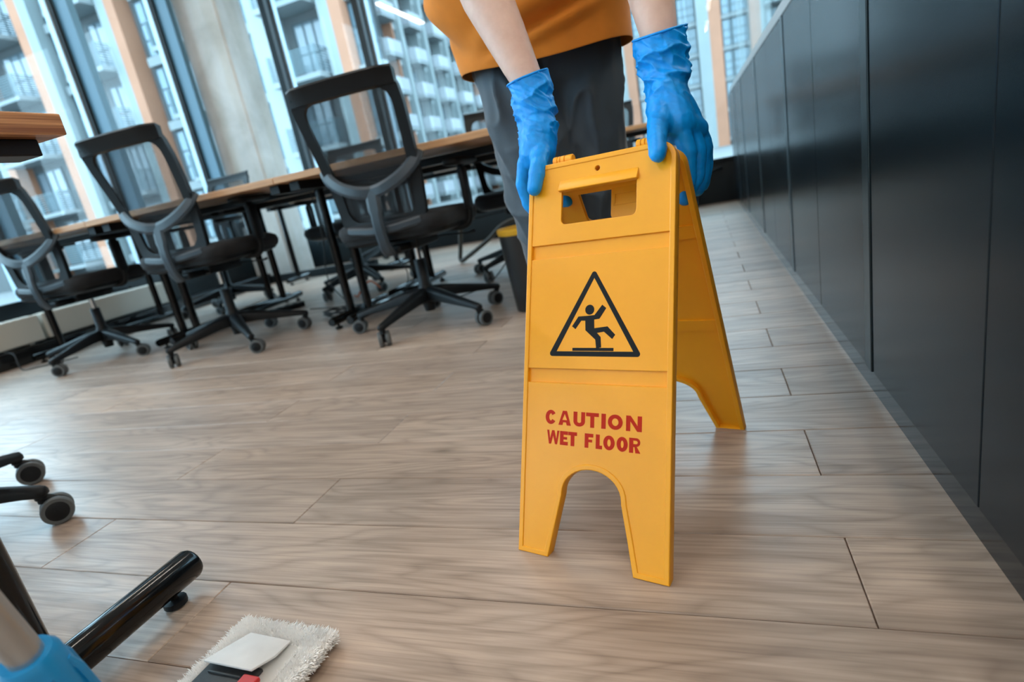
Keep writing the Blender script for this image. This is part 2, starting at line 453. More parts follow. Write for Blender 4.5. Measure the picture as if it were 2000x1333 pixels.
for a, b in zip(ys[:-1], ys[1:]):
    wn += 1
    struct(MB().bb(XL - 0.012, XL, a + 0.03, b - 0.03, SILL, ZC - 0.2).build('window_%d' % wn, M['glass'], smooth=0))
# glazed far wall
wf = struct(MB().bb(XL - 0.08, XR, YF - 0.03, YF + 0.08, 0, SILL).build('wall_far', M['frame_black'], smooth=30, bevel=0.004))
MB().bb(XL, XR, YF - 0.08, YF + 0.08, ZC - 0.22, ZC).build('head_rail', M['frame'], wf)
MB().bb(XL, XR, YF - 0.06, YF - 0.03, SILL - 0.025, SILL + 0.004).build('sill_rail', M['frame_black'], wf, bevel=0.003)
far_m = [-4.09, -3.03, -0.9, 1.2, 3.4]
for x in far_m:
    MB().bb(x - 0.035, x + 0.035, YF - 0.13, YF + 0.05, SILL, ZC - 0.2).build('mullion', M['frame_black'], wf, bevel=0.003)
    MB().bb(x + 0.035, x + 0.062, YF - 0.03, YF + 0.03, SILL, ZC - 0.2).build('glazing_bead', M['bead'], wf)
xs = [XL] + far_m + [XR]
for a, b in zip(xs[:-1], xs[1:]):
    wn += 1
    struct(MB().bb(a + 0.02, b - 0.02, YF, YF + 0.012, SILL, ZC - 0.2).build('window_%d' % wn, M['glass'], smooth=0))

# concrete column
cm = MB().prism([(-4.50, 4.85), (-4.045, 4.85), (-4.03, 4.865), (-4.03, 5.20), (-4.50, 5.20)], 0, ZC)
column = struct(cm.build('trim_1', M['concrete'], smooth=30)); column['label'] = 'raw concrete column in front of the window corner'
struct(MB().bb(-4.62, -3.0, 4.775, 4.83, 0, 0.075).build('trim_2', M['frame_black'], bevel=0.004))
struct(MB().bb(XL, -4.25, YB + 1, 4.77, 0, 0.105).build('trim_3', M['plinth'], bevel=0.004))

# radiators on the left plinth
def radiator(y0, y1, label):
    r = thing('radiator', label, 'radiator', (-4.36, (y0 + y1) / 2, 0.105), 0, 'low cream radiators along the left window')
    L = y1 - y0
    MB().bb(-0.055, 0.055, -L / 2, L / 2, 0.012, 0.185).build('casing', M['rad'], r, bevel=0.006)
    g = MB()
    for k in range(int(L / 0.05)):
        y = -L / 2 + 0.03 + k * 0.05
        g.bb(-0.042, 0.042, y, y + 0.03, 0.184, 0.188)
    g.build('grille', M['rad'], r, smooth=0)
    for s in (-1, 1): MB().bb(-0.03, 0.03, s * (L / 2 - 0.08) - 0.015, s * (L / 2 - 0.08) + 0.015, 0, 0.014).build('foot', M['rad'], r)
radiator(1.55, 2.575, 'low cream radiator at the left picture edge under the window')
radiator(2.605, 3.585, 'low cream radiator nearer the concrete column, behind the chairs')

# ---------------------------------------------------------------- low cabinets and glass screen
CH = 0.905
names_pos = ['closest to the viewer, running out of the picture', 'second from the viewer beside the sign', 'third from the viewer along the row',
             'fourth from the viewer along the row', 'fifth from the viewer, small in the distance', 'last in the row at the window']
seams = [0.235, 1.245, 2.255, 3.25, 4.22, 4.95, 5.655]
for i in range(6):
    y0, y1 = seams[i], seams[i + 1]
    cb = thing('low_cabinet', 'charcoal low cabinet, ' + names_pos[i], 'cabinet', (XWALL, (y0 + y1) / 2, 0), 0, 'charcoal cabinets along the aisle')
    h = (y1 - y0) / 2
    MB().bb(0.020, 0.42, -h + 0.001, h - 0.001, 0.045, CH - 0.002).build('body', M['cab_side'], cb, bevel=0.002)
    MB().bb(0.004, 0.42, -h, h, 0.0, 0.045).build('plinth', M['plinth'], cb)
    for (a, b) in ((-h + 0.055, 0.0241), (0.0259, h - 0.004)):
        MB().bb(0.0, 0.0185, a, b, 0.048, CH - 0.004).build('door', M['cab'], cb, bevel=0.002, bseg=2)
    MB().bb(-0.002, 0.0185, -h + 0.006, -h + 0.052, 0.046, CH - 0.002).build('filler_strip', M['filler'], cb, bevel=0.002)
gs = thing('glass_screen', 'frameless glass screen standing on the row of charcoal cabinets', 'screen', (XWALL, 0, CH))
MB().bb(0.004, 0.40, seams[0], seams[-1], 0.0, 0.008).build('cap_board', M['cab_side'], gs)
MB().bb(0.012, 0.045, seams[0], seams[-1], 0.008, 0.055).build('bottom_rail', M['rail'], gs, bevel=0.003)
for a, b in zip(seams[:-1], seams[1:]):
    MB().bb(0.024, 0.033, a + 0.003, b - 0.003, 0.055, 1.9).build('pane', M['pglass'], gs, smooth=0)

# ---------------------------------------------------------------- pendant lamps
def lamp_proto():
    t = obj('linear_pendant_lamp', None)
    MB().bb(-0.03, 0.03, -0.68, 0.68, 0.0, 0.05).build('housing', M['black'], t, bevel=0.004)
    MB().prism(rrect(-0.027, 0.027, -0.675, 0.675, 0.02), -0.012, 0.001).build('diffuser', M['lamp'], t)
    for y in (-0.5, 0.5): MB().cyl((0, y, 0.05), (0, y, ZC - 3.0), 0.0015, 6).build('suspension_wire', M['bead'], t)
    return t
lp = lamp_proto(); first = True
for x in (-3.65, -1.6, 0.45, 2.5):
    for y in (3.455, 1.2, -1.1, -3.4):
        o = lp if first else copy_tree(lp); first = False
        o.location = (x, y, 3.0)
        tag(o, 'slim linear pendant lamp with warm white diffuser, mirrored in the window panes', 'lamp', 'pendant lamps over the office')

# ---------------------------------------------------------------- desks
def make_desk(W, D, foot_y, post_y, mat, label, loc, rz=0, group='oak topped office desks', tr=0.022, legs=(1, 1), brk=(0.06, 0.692)):
    """worktop corner origin: centre of the front edge on the floor, depth towards +y"""
    t = thing('office_desk', label, 'desk', loc, rz, group)
    MB().bb(-W / 2 + 0.001, W / 2 - 0.001, 0, D, 0.732, 0.76).build('worktop', mat, t, bevel=0.002)
    for i, s in enumerate((-1, 1)):
        if not legs[i]: continue
        x = s * (W / 2 - 0.055)
        lg = MB().tube([(x, post_y, 0.06), (x, post_y, 0.70)], 0.023, 16).build('leg', M['gloss'], t)
        f0, f1 = foot_y
        ft = MB().tube([(x, f0, 0.046), (x, f0 + 0.006, 0.046), (x, f1 - 0.006, 0.046), (x, f1, 0.046)], [tr - 0.003, tr, tr, tr - 0.003], 20)
        ft.build('foot', M['gloss'], lg)
        for y in (f0 + 0.05, f1 - 0.05):
            MB().lathe([(0.012, 0), (0.018, 0.003), (0.018, 0.012), (0.006, 0.014), (0.006, 0.03)], 12, (x, y, 0)).build('glide', M['plast'], lg)
        MB().bb(x - 0.025, x + 0.025, brk[0], D - brk[0], brk[1], 0.732).build('top_bracket', M['black'], t, bevel=0.002)
    MB().bb(-W / 2 + 0.08, W / 2 - 0.08, post_y - 0.02, post_y + 0.02, 0.69, 0.725).build('beam', M['black'], t, bevel=0.002)
    return t
DW = 1.2
for xc, w in ((-1.145, 'running behind the bending cleaner'), (-2.345, 'behind the middle chair'), (-3.545, 'at the left picture edge behind the leftmost chair')):
    make_desk(DW, 0.76, (0.19, 0.74), 0.38, M['desk'], 'front row oak desk ' + w, (xc, 2.14, 0))
for xc, w in ((-1.145, 'opposite side of the bench, partly behind the cleaner'), (-2.345, 'opposite side of the bench, behind the two middle chairs'), (-3.545, 'opposite side of the bench, near the radiators')):
    make_desk(DW, 0.76, (0.02, 0.57), 0.38, M['desk'], 'rear row oak desk, ' + w, (xc, 2.92, 0))
for xc, w in ((-0.75, 'to the right of the cleaner\'s legs'), (-1.95, 'glimpsed under the front desks'), (-3.15 + 0.0, 'glimpsed in front of the concrete column')):
    make_desk(DW, 0.40, (0.03, 0.36), 0.20, M['desk'], 'far oak desk by the window, ' + w, (xc, 4.30, 0))
# near desk at the left picture edge: its right end faces the camera
nd = make_desk(1.3, 0.75, (0.31, 0.725), 0.486, M['desk_near'], 'near dark-striped wooden desk corner at the left picture edge', (-0.812 - 0.65, -0.135, 0), 0, None, 0.026, brk=(0.022, 0.710))

# ---------------------------------------------------------------- office chair
def chair_base_leg():
    mb = MB(); rings = []
    for r, w, z0, z1 in ((0.022, 0.030, 0.112, 0.172), (0.10, 0.026, 0.108, 0.160), (0.24, 0.019, 0.090, 0.126), (0.315, 0.016, 0.080, 0.108), (0.348, 0.017, 0.074, 0.100), (0.362, 0.010, 0.076, 0.096)):
        c = 0.35 * w
        rings.append([Vector(p) for p in ((r, -w, z0), (r, w, z0), (r, w, z1 - 0.010), (r, c, z1), (r, -c, z1), (r, -w, z1 - 0.010))])
    mb.loft(rings)
    mb.cyl((0.345, 0, 0.066), (0.345, 0, 0.09), 0.013, 12)
    return mb.mesh('base_leg', M['plast'], 40, bevel=0.0025, bseg=1)
def caster_body():
    mb = MB()
    mb.cyl((0, 0, 0.058), (0, 0, 0.078), 0.010, 12)
    mb.tube(spline([(-0.003, 0, 0.066), (0.012, 0, 0.062), (0.024, 0, 0.048), (0.022, 0, 0.030), (0.016, 0, 0.016)], 4), [0.011] * 17, 10, flat=((0, 1, 0), 0.75))
    mb.cyl((0.018, -0.026, 0.0325), (0.018, 0.026, 0.0325), 0.006, 10)
    return mb.mesh('caster', M['plast'], 40)
def caster_wheel():
    mb = MB(); A = R3(-PI / 2, 'X')
    mb.lathe([(0.0, -0.0088), (0.020, -0.0088), (0.0245, -0.0075), (0.0245, 0.0075), (0.021, 0.0095), (0.0, 0.0105)], 28, (0, 0, 0), A, 0)
    mb.lathe([(0.0245, -0.0085), (0.030, -0.0085), (0.0322, -0.006), (0.0325, 0), (0.0322, 0.006), (0.030, 0.0085), (0.0245, 0.0085)], 28, (0, 0, 0), A, 1)
    return mb.mesh('wheel', [M['plast'], M['tread']], 40)

def make_chair():
    t = obj('office_chair', None)
    lm, cmesh, wmesh = chair_base_leg(), caster_body(), caster_wheel()
    swv = [0.4, 2.1, -1.0, 3.5, -2.2]
    for k in range(5):
        a = 2 * PI * k / 5
        l = obj('base_leg', lm, t, (0, 0, 0), a); l['base'] = 1
        c = obj('caster', cmesh, t, (0.345 * math.cos(a), 0.345 * math.sin(a), 0), swv[k]); c['base'] = 1
        for s in (-1, 1):
            w = obj('wheel', wmesh, c, (0.018, s * 0.0155, 0.0325)); w.rotation_euler = (0, 0, 0 if s > 0 else PI)
    MB().lathe([(0.0, 0.06), (0.024, 0.06), (0.026, 0.075), (0.034, 0.11), (0.036, 0.165), (0.029, 0.185), (0.026, 0.19), (0.025, 0.295), (0.022, 0.30), (0.0, 0.30)], 24).build('gas_column', M['plast'], t, 40)
    MB().cyl((0, 0, 0.295), (0, 0, 0.37), 0.0135, 16).build('gas_piston', M['chrome'], t, 40)
    m = MB().box((0, -0.015, 0.385), (0.15, 0.23, 0.05)).box((0, 0.05, 0.415), (0.24, 0.20, 0.02)).box((0, -0.16, 0.375), (0.08, 0.14, 0.03))
    m.build('tilt_mechanism', M['plast'], t, bevel=0.008)
    MB().tube(spline([(0.06, 0.03, 0.385), (0.18, 0.04, 0.378), (0.25, 0.04, 0.375), (0.28, 0.03, 0.380)], 4), [0.005] * 9 + [0.008, 0.009, 0.009, 0.006], 8, flat=((0, 0, 1), 0.7)).build('height_lever', M['plast'], t, 50)
    # seat: pan and cushion
    def seat_ring(hw, y0, y1, z, r, drop=0.0):
        return [Vector((x, y, z - drop * max(0, (y - 0.12) / 0.12) ** 2 * 0.5)) for x, y in rrect(-hw, hw, y0, y1, r, 6)]
    MB().loft([seat_ring(0.19, -0.20, 0.20, 0.405, 0.06), seat_ring(0.235, -0.235, 0.24, 0.418, 0.08), seat_ring(0.238, -0.238, 0.245, 0.435, 0.08)]).build('seat_pan', M['plast'], t, 50)
    D = 0.022
    MB().loft([seat_ring(0.236, -0.236, 0.25, 0.434, 0.08, D), seat_ring(0.248, -0.245, 0.262, 0.448, 0.09, D), seat_ring(0.252, -0.248, 0.268, 0.470, 0.09, D), seat_ring(0.246, -0.242, 0.26, 0.490, 0.085, D), seat_ring(0.225, -0.22, 0.235, 0.503, 0.075, D), seat_ring(0.15, -0.15, 0.15, 0.506, 0.06, D)]).build('seat', M['seat'], t, 60)
    # back frame
    def back_pt(x, z):
        y = -0.225 - 0.03 * ((z - 0.47) / 0.55) - 0.085 * max(0, (z - 0.62) / 0.4) ** 1.3
        return Vector((x, y + 0.35 * x * x, z))
    def hw(z): return 0.186 + 0.040 * min(1, (z - 0.47) / 0.42)
    def frame_path(inset):
        out = []
        zb, zt = 0.462 + inset, 1.005 - inset; r = 0.045
        n = 14
        for i in range(n + 1):
            z = zb + r + (zt - r - zb - r) * i / n; out.append((hw(z) - inset, z))
        w = hw(zt) - inset
        out += [(w - r + r * math.cos(a), zt - r + r * math.sin(a)) for a in (PI / 6, PI / 3, PI / 2)]
        out += [(x, zt) for x in (0.12, 0.06, 0, -0.06, -0.12)]
        out += [(-w + r + r * math.cos(a), zt - r + r * math.sin(a)) for a in (PI / 2, 2 * PI / 3, 5 * PI / 6)]
        for i in range(n + 1):
            z = zt - r - (zt - r - zb - r) * i / n; out.append((-(hw(z) - inset), z))
        w = hw(zb) - inset
        out += [(-w + r + r * math.cos(a), zb + r + r * math.sin(a)) for a in (7 * PI / 6, 4 * PI / 3, 1.5 * PI)]
        out += [(x, zb) for x in (-0.09, -0.03, 0.03, 0.09)]
        out += [(w - r + r * math.cos(a), zb + r + r * math.sin(a)) for a in (1.5 * PI, 5 * PI / 3, 11 * PI / 6)]
        return out
    po, pi_ = frame_path(0.0), frame_path(0.042)
    rings = []
    for (xo, zo), (xi, zi) in zip(po, pi_):
        a, b = back_pt(xo, zo), back_pt(xi, zi)
        rings.append([a + Vector((0, 0.010, 0)), a + Vector((0, -0.014, 0)), b + Vector((0, -0.008, 0)), b + Vector((0, 0.008, 0))])
    MB().loft(rings, cap=False, closed=True).build('back_frame', M['plast'], t, 40)
    # top lip projecting to the rear
    rings = []
    for i in range(11):
        x = -0.222 + 0.444 * i / 10
        c = back_pt(x, 0.995); e = 0.35 if i in (0, 10) else 1.0
        rings.append([c + Vector((0, 0.014, 0.018)), c + Vector((0, -0.040 * e, 0.030)), c + Vector((0, -0.046 * e, 0.022)), c + Vector((0, -0.030 * e, 0.006)), c + Vector((0, -0.012, -0.03)), c + Vector((0, 0.012, -0.03))])
    MB().loft(rings).build('top_rail', M['plast'], t, 50)
    # mesh sheet
    g = MB(); nx, nz = 8, 16; vs = []
    for j in range(nz + 1):
        z = 0.485 + (0.985 - 0.485) * j / nz
        for i in range(nx + 1):
            x = (hw(z) - 0.02) * (2 * i / nx - 1); vs.append(back_pt(x, z) + Vector((0, 0.004, 0)))
    g.add(vs, [(j * (nx + 1) + i, j * (nx + 1) + i + 1, (j + 1) * (nx + 1) + i + 1, (j + 1) * (nx + 1) + i) for j in range(nz) for i in range(nx)])
    g.build('back_mesh', M['mesh'], t, 60)
    # Y spine
    def ribbon(path, wid, thk, nrm=(0, -1, 0)):
        P = [Vector(p) for p in path]; rg = []
        for i, p in enumerate(P):
            tg = (P[min(i + 1, len(P) - 1)] - P[max(i - 1, 0)]).normalized()
            n = Vector(nrm); n = (n - tg * n.dot(tg)).normalized(); s = tg.cross(n)
            w = wid[i] if isinstance(wid, list) else wid
            rg.append([p + s * w + n * thk * 0.2, p + s * w * 0.55 + n * thk, p - s * w * 0.55 + n * thk, p - s * w + n * thk * 0.2, p - s * w * 0.9 - n * thk, p + s * w * 0.9 - n * thk])
        return rg
    sp = MB()
    stem = spline([(0, -0.245, 0.362), (0, -0.272, 0.40), (0, -0.285, 0.48), (0, -0.280, 0.56), (0, -0.272, 0.628)], 5)
    sp.loft(ribbon(stem, [0.028] * 6 + [0.025] * 8 + [0.031] * 7, 0.009))
    for s in (-1, 1):
        arm = spline([(0, -0.274, 0.612), (s * 0.06, -0.280, 0.622), (s * 0.13, -0.272, 0.650), (s * 0.185, -0.252, 0.690), (s * 0.212, -0.228, 0.735)], 5)
        sp.loft(ribbon(arm, 0.025, 0.0075))
        sp.loft(ribbon([(0, -0.268, 0.462), (s * 0.07, -0.262, 0.466), (s * 0.165, -0.240, 0.478)], 0.016, 0.007))
    sp.build('back_spine', M['greyplast'], t, 22)
    # armrests
    for s in (-1, 1):
        a = MB()
        a.tube(spline([(s * 0.17, 0.02, 0.412), (s * 0.24, 0.02, 0.410), (s * 0.272, 0.025, 0.44), (s * 0.275, 0.03, 0.52)], 5), 0.016, 10, flat=((1, 0, 0), 0.8))
        a.box((s * 0.276, 0.03, 0.565), (0.026, 0.056, 0.17)).box((s * 0.274, 0.03, 0.645), (0.018, 0.044, 0.05))
        ar = a.build('armrest', M['plast'], t, 45, bevel=0.004)
        pad = [[Vector((s * 0.270 + x, 0.045 + y, z)) for x, y in rrect(-hwx, hwx, -ly, ly, min(0.035, hwx * 0.95), 5)] for hwx, ly, z in ((0.030, 0.10, 0.660), (0.042, 0.122, 0.666), (0.044, 0.126, 0.678), (0.040, 0.122, 0.687), (0.028, 0.108, 0.690))]
        MB().loft(pad).build('arm_pad', M['plast'], ar, 60)
    return t
proto = make_chair()
chairs = [  # x, y, yaw, base offset, lift, label
    (-1.218, 2.294, 2, -100, 0.0, 'black mesh-back office chair nearest the bending cleaner'),
    (-2.349, 2.282, 4, -109, 0.035, 'black mesh-back office chair in the middle of the front row'),
    (-3.41, 2.345, 5, -85, 0.0, 'black mesh-back office chair cut off by the left picture edge, above the radiators'),
    (-2.36, 3.56, 182, -38, 0.0, 'office chair across the bench, seen through the chair nearest the cleaner'),
    (-3.62, 3.57, 176, -60, 0.0, 'office chair across the bench, seen through the middle front chair'),
    (-1.09, 3.47, 200, 170, 0.0, 'office chair across the bench, half hidden behind the cleaner\'s leg and waste bin'),
    (-0.72, 5.02, 178, 20, 0.0, 'far office chair by the window, its black back just right of the cleaner\'s trousers'),
    (-3.05, 5.05, 170, 50, 0.0, 'far office chair by the window beside the concrete column'),
    (-1.78, 0.57, 178, 29.5, 0.0, 'near office chair at the left edge, only two casters of its star base in view'),
]
for i, (x, y, yaw, boff, lift, label) in enumerate(chairs):
    o = proto if i == 0 else copy_tree(proto)
    o.location = (x, y, 0); o.rotation_euler = (0, 0, math.radians(yaw))
    tag(o, label, 'chair', 'black mesh office chairs')
    d = math.radians(boff - yaw)
    for ch in o.children:
        if ch.get('base'):
            k = ch.location.copy()
            if k.length > 0.1:
                a = math.atan2(k.y, k.x); 
                ch['a0'] = a if i == 0 and 'a0' not in ch else ch.get('a0', a)
                na = ch['a0'] + d
                ch.location = (0.345 * math.cos(na), 0.345 * math.sin(na), 0)
                ch.rotation_euler = (0, 0, random.uniform(0, 6.28))
            else:
                if 'a0' not in ch: ch['a0'] = ch.rotation_euler.z
                ch.rotation_euler = (0, 0, ch['a0'] + d)
        elif lift:
            ch.location = (ch.location.x, ch.location.y, ch.location.z + (lift if not ch.name.startswith('gas_column') else 0))
for ch in o.children:                                   # last chair placed = the one in the foreground
    if ch.name.startswith('caster'): ch.rotation_euler = (0, 0, math.radians(58 - 178))
# ---------------------------------------------------------------- wet floor sign
yaw, roll, tilt = -0.2702, 0.004, 0.396
SW, SL = 0.242, 0.6165
su = Vector((math.cos(yaw) * math.cos(roll), math.sin(yaw) * math.cos(roll), math.sin(roll)))
sup = Vector((-math.cos(yaw) * math.sin(roll), -math.sin(yaw) * math.sin(roll), math.cos(roll)))
sn = sup.cross(su)                       # horizontal, away from the camera
sv = sup * math.cos(tilt) + sn * math.sin(tilt)
so = su.cross(sv)
FL = Vector((-0.3207, 0.7136, 0.0006))
def frame_mat(o, x, y, z): return Matrix(((x.x, y.x, z.x, o.x), (x.y, y.y, z.y, o.y), (x.z, y.z, z.z, o.z), (0, 0, 0, 1)))
sign = thing('caution_sign', 'yellow folding caution wet floor sign standing open in the aisle', 'sign', (-0.14, 0.9, 0))
def panel_outline():
    arch = [(0.0516, 0), (0.062, 0.048), (0.0725, 0.096)]
    arch += [(0.1225 + 0.0497 * math.cos(a), 0.100 + 0.0405 * math.sin(a)) for a in [PI - PI * k / 18 for k in range(0, 19)]]
    arch += [(0.1725, 0.096), (0.183, 0.048), (0.1925, 0)]
    r = 0.024
    return [(0, 0)] + arch + [(SW, 0)] + circ(SW - r, SL - r, r, 0, PI / 2, 8) + circ(r, SL - r, r, PI / 2, PI, 8)
def inset(poly, d):
    n = len(poly); out = []
    for i in range(n):
        p0, p1, p2 = Vector(poly[i - 1]), Vector(poly[i]), Vector(poly[(i + 1) % n])
        a = (p1 - p0); b = (p2 - p1)
        if a.length < 1e-6: a = b
        if b.length < 1e-6: b = a
        a.normalize(); b.normalize()
        na, nb = Vector((-a.y, a.x)), Vector((-b.y, b.x))
        m = na + nb
        m = m.normalized() if m.length > 1e-6 else na
        k = 1 / max(0.4, m.dot(na))
        out.append(tuple(p1 + m * d * k))
    return out
OUT = panel_outline()
HOLE = circ(0.0585 + 0.009, 0.5155 + 0.009, 0.009, PI, 1.5 * PI, 5) + circ(0.1855 - 0.009, 0.5155 + 0.009, 0.009, 1.5 * PI, 2 * PI, 5) + [(0.1855, 0.5705), (0.0585, 0.5705)]
SMALL = circ(0.1208, 0.597, 0.0052, 0, 2 * PI, 16)[:-1]
def sign_panel(front):
    mb = MB(); IN = inset(OUT, 0.0055)
    v, f = curve_mesh([OUT, HOLE, SMALL], 0.0012, 0.0, -0.0042); mb.add(v, f)
    # raised fields between the two recessed bands
    def clip(v0, v1):
        pts = [(u, min(max(w, v0), v1)) for u, w in IN]
        out = []
        for p in pts:
            if not out or (Vector(p) - Vector(out[-1])).length > 1e-5: out.append(p)
        return out
    e = 0.0055
    for polys in ([clip(-1, 0.2655)], [[(e, 0.2895), (SW - e, 0.2895), (SW - e, 0.4630), (e, 0.4630)]], [clip(0.4872, 9), HOLE, SMALL]):
        v, f = curve_mesh(polys, 0.0014, 0.0010, -0.0012); mb.add(v, f)
    for v0_, v1_ in ((0.2655, 0.2895), (0.463, 0.4872)): mb.bb(e, SW - e, v0_, v1_, -0.0085, -0.0050)
    # perimeter rim, folded back 16 mm
    v, f = curve_mesh([OUT, IN], 0.0075, 0.0014, -0.0062); mb.add(v, f)
    return mb
pf = sign_panel(True).build('front_panel', M['sign'], None, 30)
pf.parent = sign; Ms = frame_mat(FL, su, sv, so); inv = Matrix.Translation(sign.location).inverted()
pf.matrix_local = inv @ Ms
RB = Vector((0.0393, 1.1056, 0.0)) + sn * 0.012; RB.z = 0.0006
tr = FL + su * SW + sv * SL
hz = math.sqrt(SL ** 2 - ((RB - (tr + sn * 0.024)).dot(sn)) ** 2)
RTOP = tr + sn * 0.024; RTOP.z = 0
rv = (Vector((RTOP.x, RTOP.y, hz)) - RB); rv = rv - su * rv.dot(su); rv.normalize()
ru = -su; ro = ru.cross(rv)
pr = obj('rear_panel', pf.data, sign); pr.matrix_local = inv @ frame_mat(RB, ru, rv * 0.972, ro)
# handle hood, above each hand hole
def hood():
    mb = MB()
    prof = [(0.590, -0.0015), (0.5885, 0.0003), (0.5715, 0.0078), (0.5690, 0.0080), (0.5690, -0.0030), (0.5705, -0.0042), (0.590, -0.0042)]
    mb.loft([[Vector((u, w, d)) for w, d in prof] for u in (0.0555, 0.0565, 0.1865, 0.1875)])
    return mb
hd = hood().mesh('handle_hood', M['sign'], 30, bevel=0.0008, bseg=1)
for P in (pf, pr): obj('handle_hood', hd, P)
# hinge knuckles
def knuckles(spans):
    mb = MB(); A = R3(PI / 2, 'Y')
    for a, b in spans:
        mb.lathe([(0, a), (0.0070, a), (0.0080, a + 0.001), (0.0080, b - 0.001), (0.0070, b), (0, b)], 18, (0, SL + 0.0085, -0.0120), A)
        mb.bb(a + 0.001, b - 0.001, SL - 0.004, SL + 0.010, -0.016, -0.006)
    return mb
knuckles([(0.037, 0.045), (0.0505, 0.0585), (0.1795, 0.187), (0.194, 0.202)]).build('hinge', M['sign'], pf, 40)
knuckles([(0.0455, 0.050), (0.059, 0.072), (0.1875, 0.1935), (0.2025, 0.2145)]).build('hinge_pin', M['sign'], pf, 40)
# latch tongue hanging inside
lt = MB(); v, f = curve_mesh([circ(0.008, 0.008, 0.008, PI, 1.5 * PI, 4) + [(0.032, -0.004)] + circ(0.058, 0.008, 0.008, 1.5 * PI, 2 * PI, 4) + [(0.066, 0.07), (0, 0.07)]], 0.0016, 0.0006); lt.add(v, f)
lt.bb(0.004, 0.060, 0.040, 0.043, 0.001, 0.0032).bb(0.004, 0.060, 0.022, 0.025, 0.001, 0.0032).bb(0.004, 0.007, 0.022, 0.043, 0.001, 0.0032)
lo = lt.build('latch_tongue', M['sign'], None, 30); lo.parent = sign
lo.matrix_local = inv @ frame_mat(FL + su * 0.118 + sv * 0.532 - so * 0.060, su, sv, so)
# print
def ink(name, parts, mat, z=0.00135):
    mb = MB()
    for v, f in parts: mb.add([(a, b, c + z) for a, b, c in v], f)
    return mb.build(name, mat, pf, 0)
def rtri(a, b, c, r):
    P = [Vector(a), Vector(b), Vector(c)]; out = []
    for i in range(3):
        p, q, s = P[i], P[i - 1], P[(i + 1) % 3]
        d0 = (q - p).normalized(); d1 = (s - p).normalized(); h = d0.angle(d1) / 2
        t = r / math.tan(h); ctr = p + (d0 + d1).normalized() * (r / math.sin(h))
        A, B = p + d0 * t - ctr, p + d1 * t - ctr
        for k in range(7):
            w = A.lerp(B, k / 6).normalized() * r; out.append(tuple(ctr + w))
    return out
tri_o = rtri((0.1200, 0.4415), (0.0430, 0.3083), (0.1985, 0.3083), 0.0042)
tri_i = [(0.1203, 0.4275), (0.0580, 0.3158), (0.1848, 0.3158)]
man = [(0.0842, 0.3544), (0.0949, 0.3693), (0.1085, 0.3699), (0.1219, 0.3708), (0.1344, 0.386), (0.141, 0.3807), (0.1303, 0.365), (0.1215, 0.364), (0.1221, 0.3509), (0.1436, 0.3533), (0.1563, 0.3407), (0.1515, 0.3344), (0.1381, 0.3454), (0.1268, 0.3437), (0.1329, 0.3374), (0.1341, 0.3221), (0.1259, 0.3201), (0.1242, 0.3336), (0.1073, 0.348), (0.1067, 0.3626), (0.0999, 0.3628), (0.0903, 0.35)]
E0 = 0.00012
ink('warning_triangle', [curve_mesh([tri_o, tri_i], E0)], M['ink'])
ink('slipping_figure', [curve_mesh([man], E0), curve_mesh([circ(0.1138, 0.3792, 0.0076, 0, 2 * PI, 24)[:-1]], E0), curve_mesh([[(0.0858, 0.3166), (0.1540, 0.3166), (0.1540, 0.3212), (0.0858, 0.3212)]], E0)], M['ink'])
